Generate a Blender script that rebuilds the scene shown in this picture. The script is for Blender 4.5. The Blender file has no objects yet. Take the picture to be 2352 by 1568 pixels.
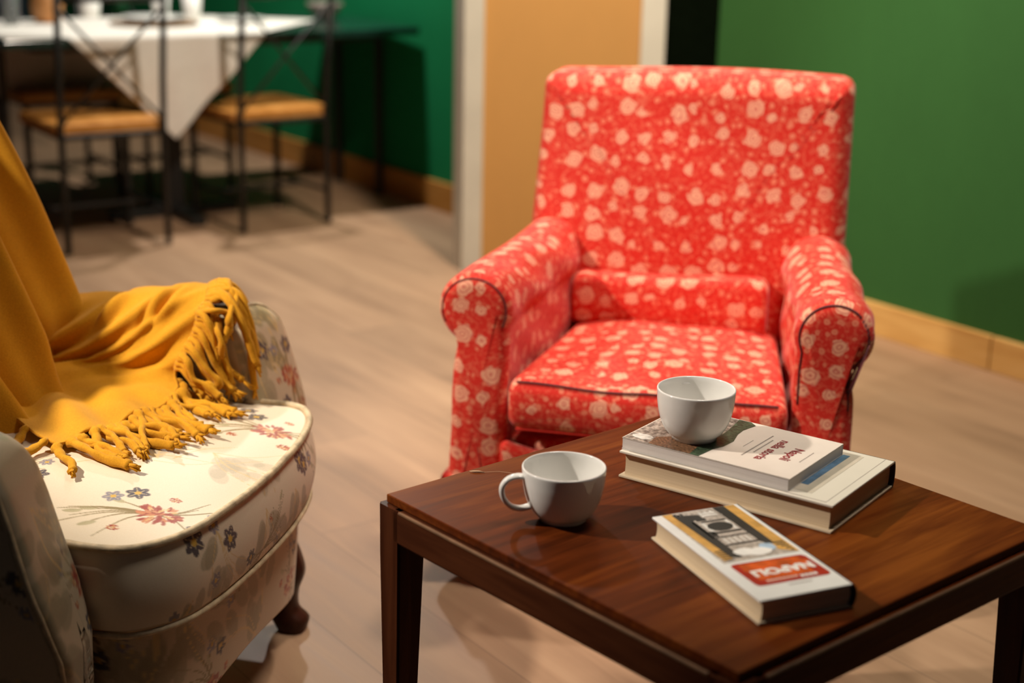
import bpy, bmesh, math, random
import numpy as np
from mathutils import Vector, Matrix

random.seed(7)
rng = np.random.RandomState(11)
S = bpy.context.scene
COL = S.collection
PI = math.pi
R = math.radians

# ------------------------------------------------------------------ materials
def new_mat(name):
    m = bpy.data.materials.new(name); m.use_nodes = True
    nt = m.node_tree; b = nt.nodes['Principled BSDF']
    return m, nt, b
def nd(nt, kind, **kw):
    n = nt.nodes.new(kind)
    for k, v in kw.items():
        if k in n.inputs.keys(): n.inputs[k].default_value = v
        else: setattr(n, k, v)
    return n
def math_n(nt, op, a, b=None, c=None, clamp=False):
    n = nt.nodes.new('ShaderNodeMath'); n.operation = op; n.use_clamp = clamp
    for i, v in enumerate((a, b, c)):
        if v is None: continue
        if isinstance(v, (int, float)): n.inputs[i].default_value = v
        else: nt.links.new(v, n.inputs[i])
    return n.outputs[0]
def mix_c(nt, fac, a, b, mode='MIX'):
    n = nt.nodes.new('ShaderNodeMix'); n.data_type = 'RGBA'; n.blend_type = mode
    for sock, v in ((n.inputs[0], fac), (n.inputs[6], a), (n.inputs[7], b)):
        if isinstance(v, (int, float)): sock.default_value = v
        elif isinstance(v, (tuple, list)): sock.default_value = (*v[:3], 1)
        else: nt.links.new(v, sock)
    return n.outputs[2]
def ramp(nt, fac, stops):
    n = nt.nodes.new('ShaderNodeValToRGB'); cr = n.color_ramp
    while len(cr.elements) > 1: cr.elements.remove(cr.elements[-1])
    cr.elements[0].position = stops[0][0]; cr.elements[0].color = (*stops[0][1], 1)
    for p_, c in stops[1:]:
        e = cr.elements.new(p_); e.color = (*c, 1)
    nt.links.new(fac, n.inputs[0]); return n.outputs[0]
def coords(nt, kind='Object', scale=(1, 1, 1), rot=(0, 0, 0)):
    tc = nt.nodes.new('ShaderNodeTexCoord'); mp = nt.nodes.new('ShaderNodeMapping')
    mp.inputs['Scale'].default_value = scale; mp.inputs['Rotation'].default_value = rot
    nt.links.new(tc.outputs[kind], mp.inputs[0]); return mp.outputs[0]
def noise(nt, vec, scale, detail=2, rough=.5, dist=0):
    n = nd(nt, 'ShaderNodeTexNoise', Scale=scale, Detail=detail, Roughness=rough, Distortion=dist)
    nt.links.new(vec, n.inputs['Vector']); return n.outputs['Fac']
def bump(nt, b, h, strength=.3, dist=.002):
    n = nd(nt, 'ShaderNodeBump', Strength=strength, Distance=dist)
    nt.links.new(h, n.inputs['Height']); nt.links.new(n.outputs[0], b.inputs['Normal'])

def plain(name, col, rough=.5, metal=0, var=.12, nscale=30, spec=.5, sheen=0, bumps=0, coat=0):
    m, nt, b = new_mat(name)
    v = coords(nt)
    f = noise(nt, v, nscale, 3)
    lo = tuple(c * (1 - var) for c in col); hi = tuple(min(1, c * (1 + var)) for c in col)
    nt.links.new(ramp(nt, f, [(.3, lo), (.7, hi)]), b.inputs['Base Color'])
    b.inputs['Roughness'].default_value = rough; b.inputs['Metallic'].default_value = metal
    b.inputs['Specular IOR Level'].default_value = spec
    if sheen: b.inputs['Sheen Weight'].default_value = sheen
    if coat: b.inputs['Coat Weight'].default_value = coat; b.inputs['Coat Roughness'].default_value = .1
    if bumps: bump(nt, b, noise(nt, v, nscale * 12, 2), bumps, .001)
    return m

def wood(name, dark, mid, light, axis=1, scale=1.0, rough=.3, coat=.2, grain=60):
    m, nt, b = new_mat(name)
    sc = [grain * scale] * 3; sc[axis] = 3.0 * scale
    v = coords(nt, scale=tuple(sc))
    f = noise(nt, v, 1.0, 5, .62, .6)
    sc2 = [7 * scale] * 3; sc2[axis] = 1.6 * scale
    g = noise(nt, coords(nt, scale=tuple(sc2)), 1.0, 3, .55, .8)
    h = math_n(nt, 'ADD', math_n(nt, 'MULTIPLY', f, .45), math_n(nt, 'MULTIPLY', g, .55))
    nt.links.new(ramp(nt, h, [(.34, dark), (.5, mid), (.66, light)]), b.inputs['Base Color'])
    nt.links.new(math_n(nt, 'MULTIPLY_ADD', f, .25, rough - .1), b.inputs['Roughness'])
    b.inputs['Coat Weight'].default_value = coat; b.inputs['Coat Roughness'].default_value = .25
    b.inputs['Specular IOR Level'].default_value = .08
    bump(nt, b, f, .08, .001)
    return m

def floor_mat():
    m, nt, b = new_mat('floor_laminate')
    v = coords(nt, rot=(0, 0, R(54.3)))          # x runs along the planks
    br = nd(nt, 'ShaderNodeTexBrick', offset=.37, offset_frequency=2)
    br.inputs['Scale'].default_value = 1; br.inputs['Mortar Size'].default_value = .0012
    br.inputs['Brick Width'].default_value = 1.25; br.inputs['Row Height'].default_value = .19
    br.inputs['Color1'].default_value = (.1, .1, .1, 1); br.inputs['Color2'].default_value = (.9, .9, .9, 1)
    br.inputs['Mortar'].default_value = (.5, .5, .5, 1)
    nt.links.new(v, br.inputs['Vector'])
    mp = nt.nodes.new('ShaderNodeMapping'); mp.inputs['Scale'].default_value = (1.6, 17, 1)
    nt.links.new(v, mp.inputs[0])
    off = nt.nodes.new('ShaderNodeVectorMath'); off.operation = 'MULTIPLY_ADD'
    nt.links.new(br.outputs['Color'], off.inputs[0]); off.inputs[1].default_value = (9, 5, 0)
    nt.links.new(mp.outputs[0], off.inputs[2])
    f = noise(nt, off.outputs[0], 1.0, 6, .62, .7)
    mp2 = nt.nodes.new('ShaderNodeMapping'); mp2.inputs['Scale'].default_value = (1.1, 4.5, 1)
    nt.links.new(v, mp2.inputs[0])
    g = noise(nt, mp2.outputs[0], 1.3, 3, .5, 1.0)
    h = math_n(nt, 'ADD', math_n(nt, 'MULTIPLY', f, .6), math_n(nt, 'MULTIPLY', g, .4))
    c = ramp(nt, h, [(.28, (.24, .138, .078)), (.46, (.335, .200, .115)), (.6, (.385, .237, .138)), (.76, (.45, .288, .175))])
    tone = mix_c(nt, .10, c, br.outputs['Color'], 'OVERLAY')
    c2 = mix_c(nt, math_n(nt, 'MULTIPLY', br.outputs['Fac'], .55), tone, (.10, .06, .04))
    nt.links.new(c2, b.inputs['Base Color'])
    nt.links.new(math_n(nt, 'MULTIPLY_ADD', f, .2, .42), b.inputs['Roughness'])
    bump(nt, b, f, .06, .002)
    return m

def wall_mat(name, col, var=.1):
    m, nt, b = new_mat(name)
    v = coords(nt, scale=(1, 1, .5))
    f = noise(nt, v, 2.2, 4, .6)
    g = noise(nt, v, 40, 3, .6)
    lo = tuple(c * (1 - var) for c in col); hi = tuple(c * (1 + var) for c in col)
    c = ramp(nt, math_n(nt, 'ADD', math_n(nt, 'MULTIPLY', f, .8), math_n(nt, 'MULTIPLY', g, .2)), [(.3, lo), (.7, hi)])
    nt.links.new(c, b.inputs['Base Color']); b.inputs['Roughness'].default_value = .8; b.inputs['Specular IOR Level'].default_value = .2
    bump(nt, b, g, .05, .002)
    return m

def red_floral():
    m, nt, b = new_mat('red_floral_fabric')
    tc = nt.nodes.new('ShaderNodeTexCoord'); uv = tc.outputs['UV']
    wob = noise(nt, uv, 70, 3)
    wob2 = noise(nt, uv, 38, 2)
    def vor(scale, rnd, off):
        mp = nt.nodes.new('ShaderNodeMapping'); mp.inputs['Location'].default_value = (off, off * 1.7, 0)
        nt.links.new(uv, mp.inputs[0])
        n = nt.nodes.new('ShaderNodeTexVoronoi'); n.voronoi_dimensions = '2D'
        n.inputs['Scale'].default_value = scale; n.inputs['Randomness'].default_value = rnd
        nt.links.new(mp.outputs[0], n.inputs['Vector'])
        sp = nt.nodes.new('ShaderNodeSeparateColor'); nt.links.new(n.outputs['Color'], sp.inputs[0])
        return n.outputs['Distance'], sp.outputs
    d, c = vor(19.5, .55, .0)
    dw = math_n(nt, 'ADD', d, math_n(nt, 'MULTIPLY', math_n(nt, 'SUBTRACT', wob, .5), .45))
    rad = math_n(nt, 'MULTIPLY_ADD', c[0], .20, .17)
    rose = math_n(nt, 'MULTIPLY', math_n(nt, 'SUBTRACT', rad, dw), 22, clamp=True)
    rings = math_n(nt, 'SINE', math_n(nt, 'ADD', math_n(nt, 'MULTIPLY', d, 44), math_n(nt, 'MULTIPLY', wob2, 22)))
    rings = math_n(nt, 'MULTIPLY_ADD', rings, .5, .5)
    ringm = math_n(nt, 'MULTIPLY', math_n(nt, 'SUBTRACT', rings, .62), 4, clamp=True)
    d2, c2 = vor(56, .95, .37)
    d2w = math_n(nt, 'ADD', d2, math_n(nt, 'MULTIPLY', math_n(nt, 'SUBTRACT', wob, .5), .5))
    sm = math_n(nt, 'MULTIPLY', math_n(nt, 'SUBTRACT', math_n(nt, 'MULTIPLY_ADD', c2[1], .26, .10), d2w), 14, clamp=True)
    sm = math_n(nt, 'MULTIPLY', sm, math_n(nt, 'GREATER_THAN', c2[2], .28))
    core = math_n(nt, 'MULTIPLY', math_n(nt, 'SUBTRACT', .09, d2), 16, clamp=True)
    vn = noise(nt, uv, 24, 3, .5, 1.2)
    vine = math_n(nt, 'MULTIPLY', math_n(nt, 'SUBTRACT', .022, math_n(nt, 'ABSOLUTE', math_n(nt, 'SUBTRACT', vn, .5))), 45, clamp=True)
    lf = noise(nt, uv, 120, 2)
    leaf = math_n(nt, 'MULTIPLY', math_n(nt, 'SUBTRACT', lf, .53), 14, clamp=True)
    red = (.64, .019, .008); pink = (.78, .225, .125); rose_c = (.84, .39, .24); deep = (.62, .11, .085)
    col = mix_c(nt, math_n(nt, 'MULTIPLY', vine, .42), red, pink)
    col = mix_c(nt, math_n(nt, 'MULTIPLY', leaf, .42), col, (.76, .15, .075))
    col = mix_c(nt, math_n(nt, 'MULTIPLY', sm, .85), col, pink)
    col = mix_c(nt, math_n(nt, 'MULTIPLY', core, .7), col, red)
    rc = mix_c(nt, math_n(nt, 'MULTIPLY', ringm, .75), rose_c, deep)
    col = mix_c(nt, math_n(nt, 'MULTIPLY', rose, .93), col, rc)
    nt.links.new(col, b.inputs['Base Color'])
    b.inputs['Roughness'].default_value = .72; b.inputs['Specular IOR Level'].default_value = .25
    b.inputs['Sheen Weight'].default_value = .12
    wv = nd(nt, 'ShaderNodeTexNoise', Scale=900, Detail=1); nt.links.new(uv, wv.inputs['Vector'])
    bump(nt, b, wv.outputs['Fac'], .12, .0006)
    return m

def brocade():
    m, nt, b = new_mat('cream_brocade_fabric')
    at = nt.nodes.new('ShaderNodeAttribute'); at.attribute_name = 'pattern'
    v = coords(nt)
    n = noise(nt, v, 500, 2)
    c = mix_c(nt, .10, at.outputs['Color'], ramp(nt, n, [(.3, (.35, .3, .25)), (.7, (.9, .85, .75))]), 'OVERLAY')
    nt.links.new(c, b.inputs['Base Color'])
    b.inputs['Roughness'].default_value = .46; b.inputs['Specular IOR Level'].default_value = .35
    b.inputs['Sheen Weight'].default_value = .1
    bump(nt, b, n, .10, .0006)
    return m

def mustard():
    m, nt, b = new_mat('mustard_wool')
    v = coords(nt)
    wv = noise(nt, v, 420, 2, .6); big = noise(nt, v, 9, 2)
    c = ramp(nt, math_n(nt, 'ADD', math_n(nt, 'MULTIPLY', wv, .6), math_n(nt, 'MULTIPLY', big, .4)),
             [(.3, (.50, .205, .006)), (.7, (.70, .325, .014))])
    nt.links.new(c, b.inputs['Base Color'])
    b.inputs['Roughness'].default_value = .85; b.inputs['Specular IOR Level'].default_value = .15
    b.inputs['Sheen Weight'].default_value = .25; b.inputs['Sheen Roughness'].default_value = .5
    b.inputs['Sheen Tint'].default_value = (1, .75, .3, 1)
    bump(nt, b, wv, .25, .0012)
    return m

def porcelain():
    m, nt, b = new_mat('white_porcelain')
    f = noise(nt, coords(nt), 8, 2)
    nt.links.new(ramp(nt, f, [(.3, (.76, .74, .70)), (.7, (.82, .80, .76))]), b.inputs['Base Color'])
    b.inputs['Roughness'].default_value = .07; b.inputs['Specular IOR Level'].default_value = .6
    return m

def pages_mat(name, a, c_, axis=2):
    m, nt, b = new_mat(name)
    sc = [2, 2, 2]; sc[axis] = 900
    f = noise(nt, coords(nt, scale=tuple(sc)), 1, 3, .7)
    nt.links.new(ramp(nt, f, [(.3, a), (.7, c_)]), b.inputs['Base Color'])
    b.inputs['Roughness'].default_value = .7; bump(nt, b, f, .15, .0006)
    return m

M = {}
M['floor'] = floor_mat()
M['green'] = wall_mat('green_painted_flat', (.030, .112, .026), .10)
M['green_back'] = wall_mat('emerald_painted_flat', (.003, .195, .064), .12)
M['gap_shade'] = plain('painted_recess_shade', (.0030, .0050, .0022), 1.0, spec=0)  # near-black colour carries the shade inside the gap
M['orange'] = wall_mat('ochre_fabric_panel', (.50, .262, .078), .05)
M['white_trim'] = plain('white_painted_trim', (.58, .555, .46), .5, var=.06, nscale=6)
M['pine'] = wood('pine_board', (.52, .27, .075), (.68, .40, .13), (.76, .49, .19), axis=0, scale=1, rough=.5, coat=0, grain=30)
M['pine_dark'] = wood('stained_pine_board', (.36, .15, .03), (.47, .22, .05), (.56, .28, .08), axis=0, scale=1, rough=.5, coat=0, grain=30)
M['mahogany'] = wood('mahogany_table', (.032, .0060, .0012), (.108, .0205, .0029), (.205, .053, .0066), axis=1, rough=.40, coat=0, grain=55)
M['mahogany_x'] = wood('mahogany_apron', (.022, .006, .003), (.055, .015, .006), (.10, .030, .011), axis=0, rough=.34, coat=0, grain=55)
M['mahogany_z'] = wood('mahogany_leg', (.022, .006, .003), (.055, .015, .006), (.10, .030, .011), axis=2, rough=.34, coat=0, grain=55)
M['highlight_strip'] = plain('painted_edge_highlight', (.17, .085, .040), .5, var=.3, nscale=30)  # pale brown that paints the light caught on the frame edge
M['dark_leg'] = wood('dark_walnut_leg', (.015, .005, .003), (.04, .013, .007), (.075, .026, .013), axis=2, rough=.35, coat=.2, grain=50)
M['red'] = red_floral()
M['red_piping'] = plain('dark_red_piping', (.11, .012, .014), .7, var=.2, nscale=90)
M['brocade'] = brocade()
M['cream_piping'] = plain('cream_cord', (.56, .43, .26), .6, var=.30, nscale=60, bumps=.5)
M['mustard'] = mustard()
M['porcelain'] = porcelain()
M['pages_cream'] = pages_mat('cream_paper_edges', (.60, .45, .28), (.74, .58, .38))
M['pages_white'] = pages_mat('white_paper_edges', (.66, .60, .56), (.76, .70, .66))
M['board_cream'] = plain('cream_book_board', (.72, .58, .40), .6, var=.05)
M['jacket'] = plain('ivory_jacket', (.76, .69, .58), .3, var=.03, nscale=12)
M['white_cover'] = plain('white_cover', (.80, .77, .73), .3, var=.03)
M['blush_cover'] = plain('blush_cover', (.80, .70, .61), .4, var=.03)
M['spine_dark'] = plain('dark_book_spine', (.02, .016, .014), .6)
M['title_red'] = plain('crimson_ink', (.28, .012, .02), .5)
M['ink_grey'] = plain('grey_ink', (.36, .30, .26), .6)
M['ink_dark'] = plain('dark_ink', (.030, .024, .02), .5)
M['ink_white'] = plain('white_ink', (.84, .80, .74), .4)
M['ink_pink'] = plain('pale_pink_ink', (.75, .48, .38), .4)
M['label_red'] = plain('deep_red_print', (.38, .010, .006), .35)
M['label_orange'] = plain('orange_print', (.62, .085, .010), .35, var=.35, nscale=60)
M['ochre_print'] = plain('ochre_print', (.62, .33, .08), .4, var=.2, nscale=60)
M['print_grey'] = plain('grey_photo_print', (.45, .38, .32), .4, var=.35, nscale=220)
M['print_light'] = plain('pale_photo_print', (.70, .66, .60), .4, var=.2, nscale=160)
M['print_blue'] = plain('pale_blue_print', (.42, .55, .68), .4, var=.25, nscale=60)
M['steel_blue'] = plain('steel_blue_print', (.10, .19, .30), .35, var=.4, nscale=60)
M['beige_print'] = plain('beige_print', (.62, .54, .43), .4, var=.08)
M['print_brown'] = plain('russet_photo_print', (.20, .10, .05), .4, var=.8, nscale=300)
M['photo_mixed'] = plain('mixed_photo_print', (.30, .25, .21), .4, var=.85, nscale=150)
M['print_green'] = plain('green_photo_print', (.045, .075, .04), .4, var=.8, nscale=260)
M['black_metal'] = plain('black_iron', (.012, .011, .010), .45, metal=.3, var=.3, nscale=40)
M['seat_wood'] = wood('amber_wood_seat', (.36, .14, .025), (.52, .22, .05), (.66, .32, .09), axis=1, rough=.42, coat=.1, grain=30)
M['dark_table'] = plain('dark_green_lacquer', (.010, .035, .028), .18, var=.2, nscale=10, coat=.4)
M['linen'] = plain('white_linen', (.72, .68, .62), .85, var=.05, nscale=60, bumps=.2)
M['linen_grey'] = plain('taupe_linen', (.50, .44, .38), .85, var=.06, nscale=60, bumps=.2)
M['woven'] = plain('brown_woven_rim', (.20, .115, .055), .8, var=.5, nscale=140, bumps=.5)
M['brown_clay'] = plain('amber_brown_clay', (.46, .20, .06), .5, var=.35, nscale=16)
M['dark_glass'] = plain('dark_green_bottle_glass', (.006, .05, .018), .1, var=.2)
M['grey_ceramic'] = plain('grey_brown_ceramic', (.22, .18, .155), .4, var=.1)
M['crumb'] = plain('pale_wood_splinter', (.62, .42, .26), .7)
mg, ntg, bg = new_mat('clear_glass')
bg.inputs['Transmission Weight'].default_value = .92; bg.inputs['Roughness'].default_value = .03
bg.inputs['IOR'].default_value = 1.45; bg.inputs['Base Color'].default_value = (.93, .96, .95, 1)
M['glass'] = mg

# ------------------------------------------------------------------ helpers
def link(o, parent=None):
    COL.objects.link(o)
    if parent is not None: o.parent = parent
    return o
def tag(o, label, cat, group=None):
    o['label'] = label; o['category'] = cat
    if group: o['group'] = group
    return o
def thing(name, label, cat, loc=(0, 0, 0), rz=0, group=None):
    o = bpy.data.objects.new(name, None); o.empty_display_size = .05
    o.location = loc; o.rotation_euler = (0, 0, rz)
    return tag(link(o), label, cat, group)
def mesh_obj(name, verts, faces, mat, parent=None, smooth=True, uv=None, attr=None, label=None):
    me = bpy.data.meshes.new(name)
    me.from_pydata([tuple(v) for v in verts], [], [tuple(f) for f in faces])
    me.materials.append(M[mat] if isinstance(mat, str) else mat)
    if smooth: me.polygons.foreach_set('use_smooth', [True] * len(me.polygons))
    if uv is not None:
        l = me.uv_layers.new(name='UVMap'); l.data.foreach_set('uv', np.asarray(uv, np.float32).ravel())
    if attr is not None:
        a = me.color_attributes.new('pattern', 'FLOAT_COLOR', 'POINT')
        c = np.ones((len(verts), 4), np.float32); c[:, :3] = attr
        a.data.foreach_set('color', c.ravel())
    me.validate(); me.update()
    o = link(bpy.data.objects.new(name, me), parent)
    if label: o['label'] = label
    return o
def bm_obj(name, bm, mat, parent=None, smooth=False, label=None):
    bmesh.ops.recalc_face_normals(bm, faces=bm.faces)
    me = bpy.data.meshes.new(name); bm.to_mesh(me); bm.free()
    me.materials.append(M[mat] if isinstance(mat, str) else mat)
    if smooth: me.polygons.foreach_set('use_smooth', [True] * len(me.polygons))
    o = link(bpy.data.objects.new(name, me), parent)
    if label: o['label'] = label
    return o
def add_box(bm, lo, hi, bev=0, seg=2, mat=None):
    c = [(a + b) / 2 for a, b in zip(lo, hi)]; s = [abs(b - a) for a, b in zip(lo, hi)]
    mm = Matrix.Translation(c) @ Matrix.Diagonal((*s, 1))
    if mat is not None: mm = mat @ mm
    r = bmesh.ops.create_cube(bm, size=1, matrix=mm)
    if bev:
        es = list({e for v in r['verts'] for e in v.link_edges})
        bmesh.ops.bevel(bm, geom=es, offset=bev, segments=seg, profile=.5, affect='EDGES')
    return bm
def box(name, lo, hi, mat, parent=None, bev=0, seg=2, smooth=False, label=None):
    bm = bmesh.new(); add_box(bm, lo, hi, bev, seg)
    return bm_obj(name, bm, mat, parent, smooth, label)
def add_prism(bm, poly, z0, z1):
    a = [bm.verts.new((x, y, z0)) for x, y in poly]; b = [bm.verts.new((x, y, z1)) for x, y in poly]
    n = len(poly); bm.faces.new(a[::-1]); bm.faces.new(b)
    for i in range(n): bm.faces.new((a[i], a[(i + 1) % n], b[(i + 1) % n], b[i]))
def tube(pts, rad, n=10, closed=False, caps=True):
    """verts, faces of a tube along pts; rad float or list"""
    P = np.array(pts, float); K = len(P)
    rr = np.full(K, rad, float) if np.isscalar(rad) else np.asarray(rad, float)
    T = np.roll(P, -1, 0) - np.roll(P, 1, 0) if closed else np.gradient(P, axis=0)
    T /= np.linalg.norm(T, axis=1)[:, None] + 1e-12
    ref = np.array([0, 0, 1.0]) if abs(T[0][2]) < .9 else np.array([1.0, 0, 0])
    u = np.cross(T[0], ref); u /= np.linalg.norm(u)
    V = []; F = []
    for i in range(K):
        u = u - T[i] * (u @ T[i]); u /= np.linalg.norm(u) + 1e-12; w = np.cross(T[i], u)
        for k in range(n):
            a = 2 * PI * k / n; V.append(P[i] + rr[i] * (math.cos(a) * u + math.sin(a) * w))
    for i in range(K if closed else K - 1):
        j = (i + 1) % K
        for k in range(n):
            l = (k + 1) % n; F.append((i * n + k, i * n + l, j * n + l, j * n + k))
    if caps and not closed:
        F.append(tuple(range(n))[::-1]); F.append(tuple((K - 1) * n + k for k in range(n)))
    return V, F
def tube_obj(name, pts, rad, mat, parent=None, n=10, closed=False, label=None):
    V, F = tube(pts, rad, n, closed)
    return mesh_obj(name, V, F, mat, parent, label=label)
def spline(ctrl, n):
    """Catmull-Rom through ctrl, n samples uniform in arc length"""
    C = np.array(ctrl, float)
    C = np.vstack([2 * C[0] - C[1], C, 2 * C[-1] - C[-2]])
    out = []
    for i in range(1, len(C) - 2):
        p0, p1, p2, p3 = C[i - 1:i + 3]
        for t in np.linspace(0, 1, 24, endpoint=False):
            out.append(.5 * ((2 * p1) + (-p0 + p2) * t + (2 * p0 - 5 * p1 + 4 * p2 - p3) * t ** 2 + (-p0 + 3 * p1 - 3 * p2 + p3) * t ** 3))
    out.append(C[-2]); out = np.array(out)
    s = np.r_[0, np.cumsum(np.linalg.norm(np.diff(out, axis=0), axis=1))]
    q = np.linspace(0, s[-1], n)
    return np.stack([np.interp(q, s, out[:, k]) for k in range(out.shape[1])], 1)
def loop_resample(pts, n):
    P = np.vstack([pts, pts[:1]]); s = np.r_[0, np.cumsum(np.linalg.norm(np.diff(P, axis=0), axis=1))]
    q = np.linspace(0, s[-1], n, endpoint=False)
    return np.stack([np.interp(q, s, P[:, k]) for k in range(2)], 1)
def round_loop(poly, rad, n):
    """poly: ccw corner list; rad: radius or list -> resampled rounded loop"""
    P = np.array(poly, float); K = len(P); out = []
    rs = [rad] * K if np.isscalar(rad) else rad
    for i in range(K):
        a, b, c = P[i - 1], P[i], P[(i + 1) % K]; r = rs[i]
        u = a - b; v = c - b; lu, lv = np.linalg.norm(u), np.linalg.norm(v); u /= lu; v /= lv
        if r < 1e-5: out.append(b); continue
        half = math.acos(np.clip(u @ v, -1, 1)) / 2
        t = min(r / math.tan(half), lu * .499, lv * .499)
        p, q = b + u * t, b + v * t
        for s in np.linspace(0, 1, 12): out.append((1 - s) ** 2 * p + 2 * s * (1 - s) * b + s * s * q)
    return loop_resample(np.array(out), n)
def inset_loop(L, d):
    t = np.roll(L, -1, 0) - np.roll(L, 1, 0); t /= np.linalg.norm(t, axis=1)[:, None] + 1e-12
    nrm = np.stack([-t[:, 1], t[:, 0]], 1)        # inward for ccw
    return L + nrm * d

def capped_loft(name, loop, depth, mapf, mat, parent, rnd=.03, nd_=40, nr=6, cap=14, attr=None, label=None, back_cap=True, flat_cap_uv=True, bulge=0):
    """loop (a,b) ccw lofted along d in [0,depth]; edges rounded by rnd at both ends; caps filled with rings.
    mapf(a,b,d,t)->xyz arrays. Per-loop uv in metres."""
    N = len(loop)
    st = []                                        # (inset, d, region)
    for k in range(nr):
        a = PI / 2 * k / nr
        st.append((rnd * (1 - math.sin(a)), rnd * (1 - math.cos(a)), 0))
    for k in range(nd_ + 1): st.append((0, rnd + (depth - 2 * rnd) * k / nd_, 1))
    for k in range(1, nr + 1):
        a = PI / 2 * k / nr
        st.append((rnd * (1 - math.cos(a)), depth - rnd * (1 - math.sin(a)), 2))
    cen = loop.mean(0); rings = []
    first = inset_loop(loop, rnd)
    for k in range(1, cap + 1):                     # centre -> edge at d=0
        s = k / (cap + .0) * (1 if k < cap else 1)
        if k == cap: continue
        rings.append((cen + (first - cen) * (k / cap), -bulge * (1 - (k / cap) ** 2), -1))
    body = [(inset_loop(loop, i) if i else loop, d, r) for i, d, r in st]
    rings = rings + body
    if back_cap:
        for k in range(cap - 1, 0, -1):
            rings.append((cen + (first - cen) * (k / cap), depth + bulge * (1 - (k / cap) ** 2), 3))
    A = np.concatenate([r[0][:, 0] for r in rings]); B = np.concatenate([r[0][:, 1] for r in rings])
    D = np.concatenate([np.full(N, r[1]) for r in rings]); reg = [r[2] for r in rings]
    seg = np.linalg.norm(np.roll(loop, -1, 0) - loop, axis=1); S_ = np.r_[0, np.cumsum(seg)]
    X = mapf(A, B, D); V = np.stack(X, 1)
    F = []; UV = []
    for i in range(len(rings) - 1):
        cap_face = flat_cap_uv and (reg[i] < 0 or reg[i + 1] > 2 or (reg[i] == 0 and reg[i + 1] == 0) or (reg[i] == 2 and reg[i + 1] == 2))
        for k in range(N):
            l = (k + 1) % N
            q = (i * N + k, i * N + l, (i + 1) * N + l, (i + 1) * N + k); F.append(q)
            if cap_face:
                off = 5.0 if reg[i] >= 2 else 0.0
                for x in q: UV.append((A[x] + off, B[x]))
            else:
                for x, s in zip(q, (S_[k], S_[k + 1], S_[k + 1], S_[k])): UV.append((s + 2.3, D[x]))
    V = list(V)
    c0 = len(V); V.append(np.array([x[0] for x in mapf(np.array([cen[0]]), np.array([cen[1]]), np.array([-bulge]))]))
    for k in range(N):
        F.append((c0, (k + 1) % N, k)); UV += [(cen[0], cen[1]), (A[(k + 1) % N], B[(k + 1) % N]), (A[k], B[k])]
    if back_cap:
        e = (len(rings) - 1) * N; c1 = len(V)
        V.append(np.array([x[0] for x in mapf(np.array([cen[0]]), np.array([cen[1]]), np.array([depth + bulge]))]))
        for k in range(N):
            F.append((c1, e + k, e + (k + 1) % N)); UV += [(cen[0] + 5, cen[1]), (A[e + k] + 5, B[e + k]), (A[e + (k + 1) % N] + 5, B[e + (k + 1) % N])]
    at = None
    if attr is not None:
        kk = np.tile(np.arange(N), len(rings))
        at_u = np.where(np.repeat(np.array([r < 1 for r in reg]), N), A, S_[kk] + 2.3)
        at_v = np.where(np.repeat(np.array([r < 1 for r in reg]), N), B, D)
        at_u = np.r_[at_u, [cen[0]] * (len(V) - len(at_u))]; at_v = np.r_[at_v, [cen[1]] * (len(V) - len(at_v))]
        at = attr(at_u, at_v)
    return mesh_obj(name, V, F, mat, parent, uv=UV, attr=at, label=label)
def lathe(prof, n=64, mat=None):
    V = []; F = []; K = len(prof)
    for r, z in prof:
        for k in range(n):
            a = 2 * PI * k / n; V.append((r * math.cos(a), r * math.sin(a), z))
    for i in range(K - 1):
        for k in range(n):
            l = (k + 1) % n; F.append((i * n + k, i * n + l, (i + 1) * n + l, (i + 1) * n + k))
    if prof[0][0] > 1e-4: F.append(tuple(range(n))[::-1])
    if prof[-1][0] > 1e-4: F.append(tuple((K - 1) * n + k for k in range(n)))
    return V, F
def lathe_obj(name, prof, mat, parent=None, n=64, loc=(0, 0, 0)):
    V, F = lathe(prof, n)
    o = mesh_obj(name, V, F, mat, parent); o.location = loc; return o
def grid_obj(name, X, mat, parent, thick=0, uv=None):
    """X: (m,n,3)"""
    m, n = X.shape[:2]; V = X.reshape(-1, 3)
    F = [(i * n + j, (i + 1) * n + j, (i + 1) * n + j + 1, i * n + j + 1) for i in range(m - 1) for j in range(n - 1)]
    o = mesh_obj(name, V, F, mat, parent)
    if thick:
        md = o.modifiers.new('solid', 'SOLIDIFY'); md.thickness = thick; md.offset = 0
    return o
def copy_tree(root, loc, rz, label, group=None):
    r = root.copy(); COL.objects.link(r); r.location = loc; r.rotation_euler = (0, 0, rz); r['label'] = label
    if group: r['group'] = group
    for ch in list(root.children):
        c = ch.copy(); COL.objects.link(c); c.parent = r
        for g in list(ch.children):
            d = g.copy(); COL.objects.link(d); d.parent = c
    return r
def text_obj(name, body, size, mat, parent, loc, rz, sx=1, bold=0, align='CENTER', label=None):
    cu = bpy.data.curves.new(name + '_curve', 'FONT'); cu.body = body; cu.size = size
    cu.align_x = align; cu.align_y = 'CENTER'; cu.offset = bold; cu.extrude = .00012; cu.resolution_u = 4
    t = bpy.data.objects.new(name + '_tmp', cu); COL.objects.link(t)
    bpy.context.view_layer.update()
    me = bpy.data.meshes.new_from_object(t.evaluated_get(bpy.context.evaluated_depsgraph_get()))
    bpy.data.objects.remove(t); bpy.data.curves.remove(cu)
    me.materials.clear(); me.materials.append(M[mat])
    o = link(bpy.data.objects.new(name, me), parent)
    o.location = loc; o.rotation_euler = (0, 0, rz); o.scale = (sx, 1, 1)
    if label: o['label'] = label
    return o

# ------------------------------------------------------------------ the room
def struct(o): o['kind'] = 'structure'; return o
struct(box('floor', (-4.5, -1.5, -.05), (4.5, 9.5, 0), 'floor'))

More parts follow.
